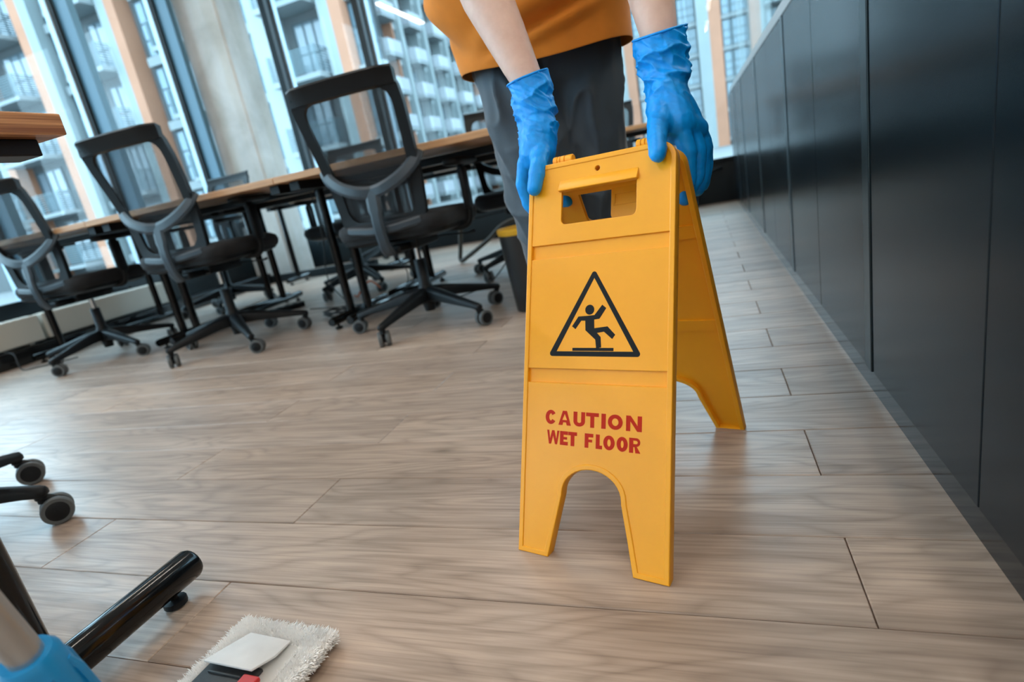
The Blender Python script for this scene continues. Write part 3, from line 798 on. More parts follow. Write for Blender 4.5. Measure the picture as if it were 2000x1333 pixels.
def glyph(ch, u0, u1, v0, v1):
    """block capital as outlines (first loop filled, inner loops cut out) in panel coordinates"""
    t, h = 0.25, 1.0
    k = (v1 - v0); w = (u1 - u0) / k
    def ring(rx, ry, a0=0, a1=2 * PI, n=36, cx=None): return [((w / 2 if cx is None else cx) + rx * math.cos(a0 + (a1 - a0) * i / n), 0.5 + ry * math.sin(a0 + (a1 - a0) * i / n)) for i in range(n + 1)]
    tx = t * 1.18
    if ch == 'O': L = [ring(w / 2, 0.5)[:-1], ring(w / 2 - tx, 0.5 - t)[:-1]]
    elif ch == 'C':
        a = math.radians(33); L = [ring(w / 2, 0.5, a, 2 * PI - a) + ring(w / 2 - tx, 0.5 - t, 2 * PI - a, a)]
    elif ch == 'U': L = [[(0, 1), (0, 0.36)] + [(w / 2 + w / 2 * math.cos(b_), 0.36 + 0.36 * math.sin(b_)) for b_ in [PI + PI * i / 16 for i in range(1, 16)]] + [(w, 0.36), (w, 1), (w - tx, 1), (w - tx, 0.36)] + [(w / 2 + (w / 2 - tx) * math.cos(b_), 0.36 + (0.36 - t) * math.sin(b_)) for b_ in [2 * PI - PI * i / 16 for i in range(1, 16)]] + [(tx, 0.36), (tx, 1)]]
    elif ch == 'A':
        c = w / 2; L = [[(0, 0), (c - tx * 0.55, 1), (c + tx * 0.55, 1), (w, 0), (w - tx * 1.1, 0), (w - tx * 1.1 - 0.055 * w, 0.2), (tx * 1.1 + 0.055 * w, 0.2), (tx * 1.1, 0)], [(c - 0.19 * w, 0.36), (c, 0.80), (c + 0.19 * w, 0.36)]]
    elif ch == 'T': L = [[(0, 1), (w, 1), (w, 1 - t), (w / 2 + tx / 2, 1 - t), (w / 2 + tx / 2, 0), (w / 2 - tx / 2, 0), (w / 2 - tx / 2, 1 - t), (0, 1 - t)]]
    elif ch == 'I': L = [[(0, 0), (w, 0), (w, 1), (0, 1)]]
    elif ch == 'N': L = [[(0, 0), (0, 1), (tx * 1.05, 1), (w - tx, 0.36), (w - tx, 1), (w, 1), (w, 0), (w - tx * 1.05, 0), (tx, 0.64), (tx, 0)]]
    elif ch == 'W':
        c = w / 2; d = 0.17 * w; L = [[(0, 1), (0.17 * w, 0), (0.17 * w + d, 0), (c, 0.62), (w - 0.17 * w - d, 0), (w - 0.17 * w, 0), (w, 1), (w - d, 1), (w - 0.245 * w, 0.38), (c + d * 0.55, 1), (c - d * 0.55, 1), (0.245 * w, 0.38), (d, 1)]]
    elif ch == 'E': L = [[(0, 0), (w, 0), (w, t), (tx, t), (tx, 0.41), (w * 0.9, 0.41), (w * 0.9, 0.59), (tx, 0.59), (tx, 1 - t), (w, 1 - t), (w, 1), (0, 1)]]
    elif ch == 'F': L = [[(0, 0), (tx, 0), (tx, 0.40), (w * 0.88, 0.40), (w * 0.88, 0.59), (tx, 0.59), (tx, 1 - t), (w, 1 - t), (w, 1), (0, 1)]]
    elif ch == 'L': L = [[(0, 0), (w, 0), (w, t), (tx, t), (tx, 1), (0, 1)]]
    else:   # R
        bo = [(w - 0.29 + 0.27 * math.cos(b_), 0.715 + 0.285 * math.sin(b_)) for b_ in [PI / 2 - PI * i / 14 for i in range(15)]]
        bi = [(w - 0.33 + 0.13 * math.cos(b_), 0.715 + 0.115 * math.sin(b_)) for b_ in [PI / 2 - PI * i / 10 for i in range(11)]]
        L = [[(0, 0), (0, 1)] + bo + [(w - 0.26, 0.42), (w, 0), (w - tx * 1.2, 0), (w - 0.42, 0.40), (tx, 0.40), (tx, 0)], [(tx, 0.83)] + bi + [(tx, 0.60)]]
    return [[(u0 + x * k, v0 + y * k) for x, y in lp_] for lp_ in L]
word1 = [('C', 240, 302), ('A', 316, 387), ('U', 401, 465), ('T', 470, 539), ('I', 553, 576), ('O', 587, 663), ('N', 680, 758)]
word2 = [('W', 245, 317), ('E', 321, 366), ('T', 368, 417), ('F', 460, 506), ('L', 520, 554), ('O', 560, 619), ('O', 629, 685), ('R', 692, 748)]
ink('caution_lettering', [curve_mesh(glyph(c, 0.0415 + (a - 240) / 518 * 0.1585, 0.0415 + (b_ - 240) / 518 * 0.1585, 0.2020, 0.2240), 0.0001) for c, a, b_ in word1], M['red'])
ink('wet_floor_lettering', [curve_mesh(glyph(c, 0.0450 + (a - 245) / 503 * 0.1535, 0.0450 + (b_ - 245) / 503 * 0.1535, 0.1716, 0.1928), 0.0001) for c, a, b_ in word2], M['red'])

# ---------------------------------------------------------------- person
person = thing('person', 'person in orange t-shirt, charcoal trousers and blue gloves bending over the yellow sign', 'person', (-0.28, 1.38, 0))
POFF = Matrix.Translation(person.location).inverted()
def pchild(name, me, parent=None):
    o = obj(name, me, parent or person)
    if parent is None: o.matrix_local = POFF
    return o
V = Vector
# joints
PEL = V((-0.290, 1.400, 0.870))
SHO_R, ELB_R, WRI_R = V((-0.455, 1.205, 1.225)), V((-0.352, 1.100, 0.945)), V((-0.262, 1.036, 0.706))
SHO_L, ELB_L, WRI_L = V((-0.115, 1.200, 1.225)), V((-0.062, 1.085, 0.950)), V((-0.0385, 1.012, 0.716))
HIP_R, KNE_R, ANK_R = V((-0.372, 1.40, 0.83)), V((-0.352, 1.335, 0.46)), V((-0.335, 1.420, 0.09))
HIP_L, KNE_L, ANK_L = V((-0.236, 1.42, 0.83)), V((-0.238, 1.430, 0.46)), V((-0.225, 1.520, 0.09))
HEAD = V((-0.285, 0.985, 1.430))
b = MB()
capsule(b, PEL, 0.115, (-0.288, 1.31, 1.03), 0.105); capsule(b, (-0.288, 1.31, 1.03), 0.108, (-0.285, 1.20, 1.19), 0.118)
capsule(b, (-0.40, 1.20, 1.21), 0.062, (-0.17, 1.20, 1.21), 0.062)
capsule(b, (-0.285, 1.15, 1.26), 0.055, (-0.285, 1.06, 1.36), 0.050)
for S, E_, W in ((SHO_R, ELB_R, WRI_R), (SHO_L, ELB_L, WRI_L)):
    capsule(b, S, 0.054, S.lerp(E_, 0.5), 0.050); capsule(b, S.lerp(E_, 0.5), 0.050, E_, 0.041)
    capsule(b, E_, 0.042, E_.lerp(W, 0.3), 0.046); capsule(b, E_.lerp(W, 0.3), 0.046, E_.lerp(W, 0.65), 0.037)
    capsule(b, E_.lerp(W, 0.65), 0.037, W, 0.027)
capsule(b, WRI_R, 0.026, (-0.255, 1.015, 0.64), 0.022); capsule(b, WRI_L, 0.026, (-0.036, 0.99, 0.645), 0.022)
for H_, K_, A_ in ((HIP_R, KNE_R, ANK_R), (HIP_L, KNE_L, ANK_L)):
    capsule(b, H_, 0.085, K_, 0.052); capsule(b, K_, 0.052, K_.lerp(A_, 0.35), 0.05); capsule(b, K_.lerp(A_, 0.35), 0.05, A_, 0.034)
# head, looking down at the sign
fwd = V((0, -0.60, -0.80)).normalized(); upv = V((0, -0.80, 0.60)).normalized()
capsule(b, HEAD + upv * 0.03, 0.078, HEAD - fwd * 0.03 + upv * 0.02, 0.082); capsule(b, HEAD + fwd * 0.02 - upv * 0.03, 0.062, HEAD + fwd * 0.035 - upv * 0.075, 0.040)
capsule(b, HEAD + fwd * 0.082 + upv * 0.012, 0.010, HEAD + fwd * 0.098 - upv * 0.022, 0.013)
for s in (-1, 1): capsule(b, HEAD + V((s * 0.080, 0, 0)) + upv * 0.012, 0.016, HEAD + V((s * 0.080, 0, 0)) - upv * 0.018, 0.012)
body = pchild('body', blob('body', b, 0.006, 5, [M['skin']]))
hb = MB(); capsule(hb, HEAD + upv * 0.045 - fwd * 0.018, 0.083, HEAD - fwd * 0.055 + upv * 0.005, 0.076); capsule(hb, HEAD + upv * 0.085 + fwd * 0.03, 0.045, HEAD + upv * 0.09 - fwd * 0.02, 0.05)
pchild('hair', blob('hair', hb, 0.006, 3, [M['hair']], lambda p, n: 0.004 * noise.noise(p * 60)))
for s in (-1, 1):
    e = MB().lathe([(0, -0.012), (0.008, -0.009), (0.012, 0), (0.008, 0.009), (0, 0.012)], 14, HEAD + fwd * 0.073 + V((s * 0.031, 0, 0)) + upv * 0.012)
    pchild('eye', e.mesh('eye', M['eye'], 60))
pchild('mouth', (lambda q: (capsule(q, HEAD + fwd * 0.078 - upv * 0.050 + V((-0.02, 0, 0)), 0.005, HEAD + fwd * 0.078 - upv * 0.050 + V((0.02, 0, 0)), 0.005), q)[1])(MB()).mesh('mouth', M['lip'], 60))

# trousers
tb = MB()
capsule(tb, (-0.345, 1.41, 0.875), 0.118, (-0.250, 1.42, 0.875), 0.115)
capsule(tb, (-0.33, 1.40, 0.80), 0.105, (-0.245, 1.42, 0.80), 0.105)
for H_, K_, A_, kk in ((HIP_R, KNE_R, ANK_R, 1.0), (HIP_L, KNE_L, ANK_L, 0.90)):
    capsule(tb, H_ + V((0, 0, 0.0)), 0.110 * kk, H_.lerp(K_, 0.5), 0.096 * kk, 18)
    capsule(tb, H_.lerp(K_, 0.5), 0.096 * kk, K_, 0.080 * kk, 18)
    capsule(tb, K_, 0.080 * kk, K_.lerp(A_, 0.6), 0.076 * kk, 18); capsule(tb, K_.lerp(A_, 0.6), 0.076 * kk, A_ + V((0, 0, 0.05)), 0.072 * kk, 18)
def folds(p, n):
    leg = -0.36 if p.x < -0.29 else -0.235
    a = math.atan2(p.y - 1.38, p.x - leg)
    big = noise.noise(V((p.x * 5, p.y * 5, p.z * 3.0)))
    # drag lines fanning down from the crotch, bunching at the knee
    dl = (p.z - 0.80) * 9 + (p.x + 0.29) * (14 if p.x < -0.29 else -14)
    cr = (1 - abs(noise.noise(V((dl * 0.9, a * 0.9, p.z * 2.0)))) ) ** 5
    kn = max(0, 1 - abs(p.z - 0.50) / 0.16)
    kf = (1 - abs(noise.noise(V((a * 1.3, p.z * 13 + p.x * 6, 4.0))))) ** 4
    return 0.006 * big + 0.016 * (cr - 0.3) * max(0.3, 1 - abs(p.z - 0.72) / 0.2) + 0.013 * kn * (kf - 0.35) - (0.0 if p.z < 0.88 else (p.z - 0.88) * 0.35)
pchild('trousers', blob('trousers', tb, 0.006, 10, [M['trousers']], folds))
# shoes
for A_ in (ANK_R, ANK_L):
    rings = []
    for y, w, z0, z1 in ((0.075, 0.022, 0.012, 0.06), (0.055, 0.034, 0.004, 0.10), (0.0, 0.040, 0.004, 0.105), (-0.06, 0.042, 0.004, 0.075), (-0.12, 0.046, 0.004, 0.058), (-0.165, 0.038, 0.006, 0.045), (-0.188, 0.018, 0.012, 0.03)):
        rings.append([V((A_.x + w * math.cos(a), A_.y + y, z0 + 0.012 + (z1 - z0 - 0.012) * (0.5 + 0.5 * math.sin(a)))) for a in [2 * PI * k / 16 for k in range(16)]])
    sh = pchild('shoe', MB().loft(rings).mesh('shoe', M['shoe'], 60))
    rings = [[V((A_.x + w * math.copysign(min(1, abs(c) ** 0.5), c), A_.y + y, z)) for z, c in ((0.0, -1), (0.0, 1), (0.018, 1), (0.018, -1))] for y, w in ((0.08, 0.02), (0.06, 0.035), (0, 0.041), (-0.06, 0.043), (-0.12, 0.047), (-0.17, 0.038), (-0.192, 0.018))]
    pchild('shoe_sole', MB().loft(rings).mesh('shoe_sole', M['sole'], 40))

# t-shirt: hem to collar, hanging away from the bent body
def shirt():
    prof = [  # z, cx, cy, hw, hd
        (0.800, -0.306, 1.365, 0.192, 0.138), (0.815, -0.307, 1.363, 0.193, 0.139), (0.845, -0.309, 1.357, 0.194, 0.140), (0.88, -0.311, 1.347, 0.199, 0.143), (0.92, -0.312, 1.335, 0.206, 0.148), (0.96, -0.310, 1.320, 0.208, 0.152),
        (1.00, -0.306, 1.303, 0.206, 0.153), (1.05, -0.300, 1.280, 0.205, 0.152), (1.10, -0.294, 1.256, 0.207, 0.148), (1.16, -0.288, 1.228, 0.212, 0.138), (1.21, -0.285, 1.205, 0.205, 0.122), (1.25, -0.285, 1.180, 0.178, 0.105), (1.28, -0.285, 1.155, 0.135, 0.090), (1.30, -0.285, 1.135, 0.090, 0.080)]
    P = spline([V((a, b_, c)) for a, b_, c, d, e in prof], 4); Q = spline([V((d, e, 0)) for a, b_, c, d, e in prof], 4)
    seg = 120; rings = []
    for p, q in zip(P, Q):
        z, cx, cy = p; hw_, hd_ = q.x, q.y; ring = []
        t = max(0.0, min(1.0, (z - 0.80) / 0.3))
        for k in range(seg):
            a = 2 * PI * k / seg; ca, sa = math.cos(a), math.sin(a)
            ex = 0.85
            x = cx + hw_ * math.copysign(abs(ca) ** ex, ca); y = cy + hd_ * math.copysign(abs(sa) ** ex, sa)
            front = max(0.0, -sa)
            # folds pulled up to the right across the belly, a billow over the left flank
            sft = (z - 0.800) - 0.24 * (x + 0.34)
            wx = max(0.0, min(1.0, (x + 0.42) / 0.10)) * max(0.0, min(1.0, (-0.11 - x) / 0.06))
            gz = lambda c_, w_: math.exp(-((sft - c_) / w_) ** 2)
            f1 = (0.012 * gz(0.022, 0.010) - 0.010 * gz(0.040, 0.009) + 0.016 * gz(0.066, 0.016) - 0.012 * gz(0.100, 0.013) + 0.014 * gz(0.140, 0.022) - 0.010 * gz(0.185, 0.018)) * wx * front
            lf = max(0.0, -ca) ** 1.5
            f3 = lf * (0.016 * math.exp(-((z - 0.965 - 0.1 * sa) / 0.026) ** 2) - 0.012 * math.exp(-((z - 0.908 - 0.1 * sa) / 0.018) ** 2))
            f2 = noise.noise(V((x * 7, y * 5, z * 10)))
            env = math.sin(min(1, max(0.0, (z - 0.80)) / 0.05) * PI / 2) * (1 if z < 1.1 else max(0, 1 - (z - 1.1) / 0.15))
            d = env * (1.5 * f1 + f3 + 0.006 * f2)
            hemw = (1 - t) ** 2 * 0.006 * math.sin(a * 3 + 0.7)
            dip = -0.020 * front * (1 - t) ** 2 * max(0, math.cos((x + 0.27) * 7))
            ring.append(V((x + ca * (d + hemw), y + sa * (d + hemw) - 0.0, z + dip)))
        rings.append(ring)
    mb = MB(); mb.loft(rings, cap=False)
    for S, E_ in ((SHO_R, ELB_R), (SHO_L, ELB_L)):
        d = (E_ - S)
        mb.tube([S - d * 0.12 + V((-math.copysign(0.03, S.x + 0.285), 0, 0.0)), S, S + d * 0.3, S + d * 0.62], [0.060, 0.078, 0.080, 0.082], 28, cap=False)
    me = mb.mesh('tshirt', M['shirt'], 0)
    me.polygons.foreach_set('use_smooth', [True] * len(me.polygons))
    o = pchild('tshirt', me)
    s = o.modifiers.new('thickness', 'SOLIDIFY'); s.thickness = 0.0018; s.offset = 1
    return o
ts = shirt()

# gloves ----------------------------------------------------------------
def glove(name, arm, palm, fingers, cuff_dir, seed, cuff):
    g = MB()
    for p0, r0, p1, r1, fl in arm: capsule(g, p0, r0, p1, r1, 18, fl)
    for p0, r0, p1, r1, fl in palm: capsule(g, p0, r0, p1, r1, 16, fl)
    for ch in fingers:
        for (p0, r0), (p1, r1) in zip(ch[:-1], ch[1:]): capsule(g, p0, r0, p1, r1, 12)
    top = V(arm[0][0])
    def wr(p, n):
        h = (p - top).dot(cuff_dir)        # distance below the cuff
        k = max(0.0, 1 - abs(h - 0.075) / 0.075)
        q = V((p.x * 22 + p.z * 10, p.y * 22, p.z * 34 + p.x * 16 + seed))
        cre = 1 - abs(noise.noise(q)); cre2 = 1 - abs(noise.noise(q * 2.1 + V((7, 3, 1))))
        return (0.0075 * (cre ** 5 - 0.3) + 0.003 * (cre2 ** 5 - 0.3)) * (0.25 + k) * (0.6 if h > 0.13 else 1)
    me = blob(name, g, 0.0021, 5, [M['glove']], wr)
    bm = bmesh.new(); bm.from_mesh(me)
    bmesh.ops.bisect_plane(bm, geom=bm.verts[:] + bm.edges[:] + bm.faces[:], plane_co=cuff[0], plane_no=cuff[1], clear_outer=True)
    rim = [e for e in bm.edges if len(e.link_faces) == 1]
    loop = []; e = rim[0]; v = e.verts[0]; seen = set()
    while e not in seen:
        seen.add(e); loop.append(v.co.copy()); v = e.other_vert(v)
        nx = [q for q in v.link_edges if q in rim and q not in seen]
        if not nx: break
        e = nx[0]
    bm.to_mesh(me); bm.free()
    o = pchild('glove', me)
    sd = o.modifiers.new('thickness', 'SOLIDIFY'); sd.thickness = 0.0012; sd.offset = -1
    loop = loop[::3]
    for _ in range(2): loop = [(loop[i - 1] + loop[i] * 2 + loop[(i + 1) % len(loop)]) / 4 for i in range(len(loop))]
    pchild('cuff_roll', MB().tube(loop, 0.0019, 8, closed=True, cap=False).mesh('cuff_roll', M['glove'], 60), o)
    return o
# person's right hand (left in the picture): thumb in front of the panel, fingers behind it
RW = V((-0.2575, 1.030, 0.700))
gl_r = glove('glove',
    arm=[((-0.270, 1.046, 0.745), 0.040, (-0.262, 1.036, 0.706), 0.0365, None), ((-0.262, 1.036, 0.706), 0.0365, (-0.256, 1.026, 0.670), 0.033, None), ((-0.256, 1.026, 0.670), 0.034, (-0.254, 1.014, 0.630), 0.031, None)],
    palm=[((-0.253, 1.012, 0.634), 0.033, (-0.258, 0.992, 0.594), 0.032, None), ((-0.250, 1.012, 0.618), 0.028, (-0.274, 1.004, 0.575), 0.022, None),
          ((-0.250, 1.000, 0.610), 0.022, (-0.248, 0.968, 0.588), 0.017, None), ((-0.270, 0.998, 0.590), 0.020, (-0.276, 1.010, 0.572), 0.019, None),
          ((-0.262, 1.02, 0.60), 0.022, (-0.268, 1.030, 0.575), 0.019, None)],
    fingers=[[((-0.247, 0.975, 0.592), 0.0165), ((-0.246, 0.938, 0.572), 0.0145), ((-0.252, 0.915, 0.540), 0.0125)],
             [((-0.282, 0.988, 0.582), 0.0135), ((-0.291, 0.985, 0.548), 0.0125), ((-0.285, 0.982, 0.512), 0.0115), ((-0.272, 0.980, 0.495), 0.0110)],
             [((-0.284, 1.004, 0.578), 0.0135), ((-0.292, 1.006, 0.540), 0.0122), ((-0.268, 1.000, 0.512), 0.0112), ((-0.216, 0.978, 0.508), 0.0105)],
             [((-0.280, 1.020, 0.574), 0.0130), ((-0.287, 1.030, 0.538), 0.0120), ((-0.262, 1.026, 0.512), 0.0110), ((-0.240, 1.015, 0.505), 0.0102)],
             [((-0.272, 1.036, 0.574), 0.0120), ((-0.276, 1.052, 0.545), 0.0110), ((-0.262, 1.052, 0.522), 0.0100), ((-0.246, 1.046, 0.515), 0.0095)]],
    cuff_dir=V((0.06, -0.05, -1)).normalized(), seed=2.0, cuff=(V((-0.264, 1.038, 0.722)), V((-0.15, -0.10, 1)).normalized()))
# person's left hand (right in the picture)
gl_l = glove('glove',
    arm=[((-0.041, 1.020, 0.760), 0.043, (-0.0385, 1.012, 0.716), 0.039, None), ((-0.0385, 1.012, 0.716), 0.039, (-0.036, 1.005, 0.676), 0.035, None), ((-0.036, 1.005, 0.676), 0.034, (-0.034, 0.992, 0.640), 0.032, None)],
    palm=[((-0.036, 0.990, 0.642), 0.032, (-0.026, 0.962, 0.592), 0.030, None), ((-0.030, 0.985, 0.630), 0.030, (-0.006, 0.985, 0.585), 0.022, None),
          ((-0.046, 0.972, 0.622), 0.024, (-0.046, 0.940, 0.596), 0.018, None), ((-0.018, 0.955, 0.592), 0.020, (0.002, 0.985, 0.580), 0.019, None)],
    fingers=[[((-0.050, 0.950, 0.605), 0.0175), ((-0.053, 0.905, 0.584), 0.0150), ((-0.052, 0.862, 0.556), 0.0125)],
             [((-0.020, 0.952, 0.590), 0.0150), ((-0.013, 0.945, 0.548), 0.0135), ((-0.016, 0.942, 0.510), 0.0120), ((-0.025, 0.940, 0.482), 0.0110)],
             [((-0.008, 0.968, 0.588), 0.0145), ((0.002, 0.968, 0.548), 0.0132), ((-0.004, 0.966, 0.510), 0.0120), ((-0.018, 0.962, 0.488), 0.0110)],
             [((0.000, 0.985, 0.586), 0.0140), ((0.010, 0.992, 0.548), 0.0128), ((0.006, 0.995, 0.512), 0.0115), ((-0.004, 0.995, 0.488), 0.0105)],
             [((0.004, 1.004, 0.586), 0.0128), ((0.014, 1.016, 0.552), 0.0118), ((0.012, 1.022, 0.520), 0.0108), ((0.004, 1.022, 0.492), 0.0100)]],
    cuff_dir=V((0.02, -0.08, -1)).normalized(), seed=9.0, cuff=(V((-0.040, 1.016, 0.733)), V((-0.05, -0.15, 1)).normalized()))

# ---------------------------------------------------------------- flat mop
mop = thing('flat_mop', 'white fluffy flat mop lying in the bottom left foreground', 'mop', (-0.615, 0.30, 0), math.radians(-3))
HX, HY = 0.082, 0.205
def pad_ring(k, z, r): return [V((x, y, z)) for x, y in rrect(-HX * k[0], HX * k[0], -HY * k[1], HY * k[1], r, 6)]
MB().loft([pad_ring((0.90, 0.96), 0.002, 0.02), pad_ring((1, 1), 0.008, 0.025), pad_ring((1, 1), 0.016, 0.025), pad_ring((0.92, 0.97), 0.021, 0.02)]).build('pad', M['fluff'], mop, 60)
MB().loft([pad_ring((0.66, 0.84), 0.020, 0.012), pad_ring((0.66, 0.84), 0.0235, 0.012)]).build('backing', M['gauze'], mop, 40)
fz = MB(); rnd = random.Random(3)
for i in range(20000):
    # tufts all round the border, and on the rolled rim
    s = rnd.random() * 2 * (2 * HX + 2 * HY)
    x = y = 0
    pth = s % (2 * (2 * HX + 2 * HY)) / 2 * 1.0
    P_ = 2 * (2 * HX + 2 * HY); q = rnd.random() * P_
    if q < 2 * HX: x, y, nx, ny = -HX + q, HY, 0, 1
    elif q < 2 * HX + 2 * HY: x, y, nx, ny = HX, HY - (q - 2 * HX), 1, 0
    elif q < 4 * HX + 2 * HY: x, y, nx, ny = HX - (q - 2 * HX - 2 * HY), -HY, 0, -1
    else: x, y, nx, ny = -HX, -HY + (q - 4 * HX - 2 * HY), -1, 0
    inn = rnd.random() ** 1.3 * 0.030
    x -= nx * inn; y -= ny * inn
    up = min(1.0, inn / 0.022)
    z = 0.006 + 0.014 * rnd.random() if up < 0.3 else 0.018
    d = V((nx * (1.1 - up) + rnd.uniform(-.5, .5), ny * (1.1 - up) + rnd.uniform(-.5, .5), 0.25 + up * 0.9 + rnd.uniform(-.3, .3))).normalized()
    L = rnd.uniform(0.005, 0.011); w = rnd.uniform(0.0006, 0.0012)
    a = d.orthogonal().normalized(); b2 = d.cross(a); c = V((x, y, z))
    mid_ = c + d * L * 0.6 + V((rnd.uniform(-1, 1), rnd.uniform(-1, 1), rnd.uniform(-1, 1))) * 0.0015
    tip = c + d * L
    if tip.z < 0.001: tip.z = 0.001
    fz.add([c + a * w, c - a * w * 0.5 + b2 * w * 0.87, c - a * w * 0.5 - b2 * w * 0.87, mid_ + a * w * 0.9, mid_ - a * w * 0.45 + b2 * w * 0.8, mid_ - a * w * 0.45 - b2 * w * 0.8, tip],
           [(0, 1, 4, 3), (1, 2, 5, 4), (2, 0, 3, 5), (3, 4, 6), (4, 5, 6), (5, 3, 6)])
ff = fz.build('fringe', M['fluff'], mop, 60); ff['kind'] = 'stuff'
# pocket flap, frame plate, red clip
pk = []
for z in (0.030, 0.0335):
    pk.append([V((-0.038, 0.176, z - 0.004)), V((0.036, 0.174, z - 0.004)), V((0.037, 0.145, z)), V((0.026, 0.116, z + 0.005)), V((-0.058, 0.116, z + 0.005)), V((-0.050, 0.145, z))])
MB().loft(pk).build('pocket', M['cotton'], mop, 40, bevel=0.001)
fm = MB().bb(-0.056, 0.030, -0.15, 0.128, 0.0240, 0.0290)
for k in range(14): fm.bb(-0.045, 0.012, 0.108 - k * 0.018, 0.111 - k * 0.018, 0.0285, 0.0315)
fm.build('frame_plate', M['mopplast'], mop, 30, bevel=0.001)
MB().bb(0.018, 0.044, 0.02, 0.112, 0.029, 0.036).build('release_clip', M['redplast'], mop, bevel=0.002)
# joint and handle
J = V((-0.016, -0.02, 0.035)); Hd = (V((-0.597, 0.235, 0.267)) - V((-0.632, 0.28, 0.05))).normalized(); Hd = R3(math.radians(3)) @ Hd
MB().box(J + V((0, 0, 0.006)), (0.05, 0.05, 0.02)).build('joint', M['mopplast'], mop, bevel=0.006)
sock = MB(); sock.tube([J, J + Hd * 0.06, J + Hd * 0.10, J + Hd * 0.205, J + Hd * 0.212], [0.016, 0.018, 0.026, 0.024, 0.020], 20)
for k in range(6):
    a = 2 * PI * k / 6; o1 = Hd.orthogonal().normalized(); o2 = Hd.cross(o1); rr = o1 * math.cos(a) + o2 * math.sin(a)
    sock.tube([J + Hd * 0.12 + rr * 0.023, J + Hd * 0.135 + rr * 0.0275, J + Hd * 0.175 + rr * 0.0265, J + Hd * 0.19 + rr * 0.022], 0.004, 8)
sock.build('handle_socket', M['blueplast'], mop, 40)
MB().tube([J + Hd * 0.12, J + Hd * 1.05], 0.0142, 24).build('handle', M['alu'], mop, 40)
MB().tube([J + Hd * 1.0, J + Hd * 1.16, J + Hd * 1.17], [0.018, 0.018, 0.012], 20).build('grip', M['blueplast'], mop, 40)

# ---------------------------------------------------------------- small things
wb = thing('waste_bin', 'dark waste bin with yellow liner behind the cleaner\'s leg', 'bin', (-0.735, 2.36, 0))
MB().lathe([(0, 0), (0.082, 0), (0.085, 0.006), (0.106, 0.345), (0.109, 0.352), (0.107, 0.356), (0.103, 0.350), (0.080, 0.012), (0, 0.012)], 32).build('body', M['bin'], wb, 40)
MB().loft([[(r_ * math.cos(2 * PI * k / 32), r_ * math.sin(2 * PI * k / 32), z_) for k in range(32)] for r_, z_ in ((0.1062, 0.338), (0.1105, 0.350), (0.111, 0.361), (0.106, 0.365), (0.100, 0.350), (0.092, 0.25), (0.090, 0.25), (0.098, 0.340))], closed=True).build('liner', M['yellow'], wb, 40)
hs = MB().tube(spline([(-1.80, 4.18, 0.28), (-1.83, 4.17, 0.12), (-1.84, 4.15, 0.025), (-1.76, 4.12, 0.05), (-1.55, 4.08, 0.16), (-1.41, 4.06, 0.25), (-1.28, 4.06, 0.27), (-1.18, 4.06, 0.18), (-1.14, 4.06, 0.02)], 8), 0.017, 12)
hso = hs.build('bent_tube', M['hose'], None, 60); tag(hso, 'bent dark olive hose under the far side of the desk', 'hose')
def cord(name, pts, r, mat, label, cat='cable', group=None):
    o = MB().tube(spline(pts, 8), r, 7).build(name, mat, None, 60); tag(o, label, cat, group); return o
cord('floor_cable', [(-2.02, 2.75, 0.70), (-2.03, 2.76, 0.45), (-2.10, 2.80, 0.2), (-2.02, 2.82, 0.03), (-2.2, 2.95, 0.006), (-2.45, 3.0, 0.006)], 0.0035, M['cable'], 'thin black cord hanging from the desk right of the middle chair')
cord('floor_cable', [(-1.74, 3.0, 0.70), (-1.80, 3.0, 0.4), (-1.70, 3.02, 0.15), (-1.78, 2.98, 0.01), (-2.0, 2.9, 0.006)], 0.0035, M['cable'], 'thin black cord hanging between the paired desk legs')
cord('floor_cable', [(-0.95, 3.2, 0.45), (-1.0, 3.1, 0.25), (-1.12, 2.95, 0.06), (-1.28, 2.80, 0.006), (-1.5, 2.72, 0.006)], 0.004, M['cable'], 'thin black cord dropping behind the chair nearest the cleaner')
cord('floor_cable', [(-4.2, 2.25, 0.12), (-4.12, 2.25, 0.10), (-4.05, 2.22, 0.01), (-3.95, 2.25, 0.005), (-3.8, 2.4, 0.005)], 0.004, M['cable'], 'thin grey-black cord on the floor below the left radiator')
coil = []
for k in range(70):
    a = k * 0.55; coil.append((-1.98 + 0.13 * math.cos(a) * (1 + 0.15 * math.sin(k)), 2.72 + 0.08 * math.sin(a), 0.006 + 0.03 * abs(math.sin(k * 0.37))))
cord('cable_coil', coil, 0.0035, M['cable'], 'loose coil of black cable on the floor between the desk legs')
cord('orange_cable', [(-2.30, 3.30, 0.004), (-2.22, 3.22, 0.01), (-2.16, 3.18, 0.05), (-2.10, 3.22, 0.10), (-2.06, 3.26, 0.04)], 0.006, M['orange'], 'short orange cable by the base of the chair across the bench')
ps = thing('power_strip', 'black power strip on the floor behind the middle chair', 'power strip', (-2.72, 3.05, 0), math.radians(62))
MB().bb(-0.16, 0.16, -0.025, 0.025, 0.0, 0.035).build('body', M['plast'], ps, bevel=0.004)
for k in range(5): MB().lathe([(0.0, 0.0345), (0.014, 0.0345), (0.016, 0.0375), (0.0185, 0.0375), (0.0185, 0.034)], 16, (-0.12 + 0.055 * k, 0, 0)).build('socket', M['greyplast'], ps, 40)
cb2 = cord('wall_conduit', [(0.20, 5.66, 0.31), (0.12, 5.64, 0.30), (0.02, 5.62, 0.22), (-0.03, 5.60, 0.08), (-0.05, 5.5, 0.01), (-0.15, 5.3, 0.006)], 0.012, M['black'], 'black conduit bending down the dark sill at the far end', 'conduit')

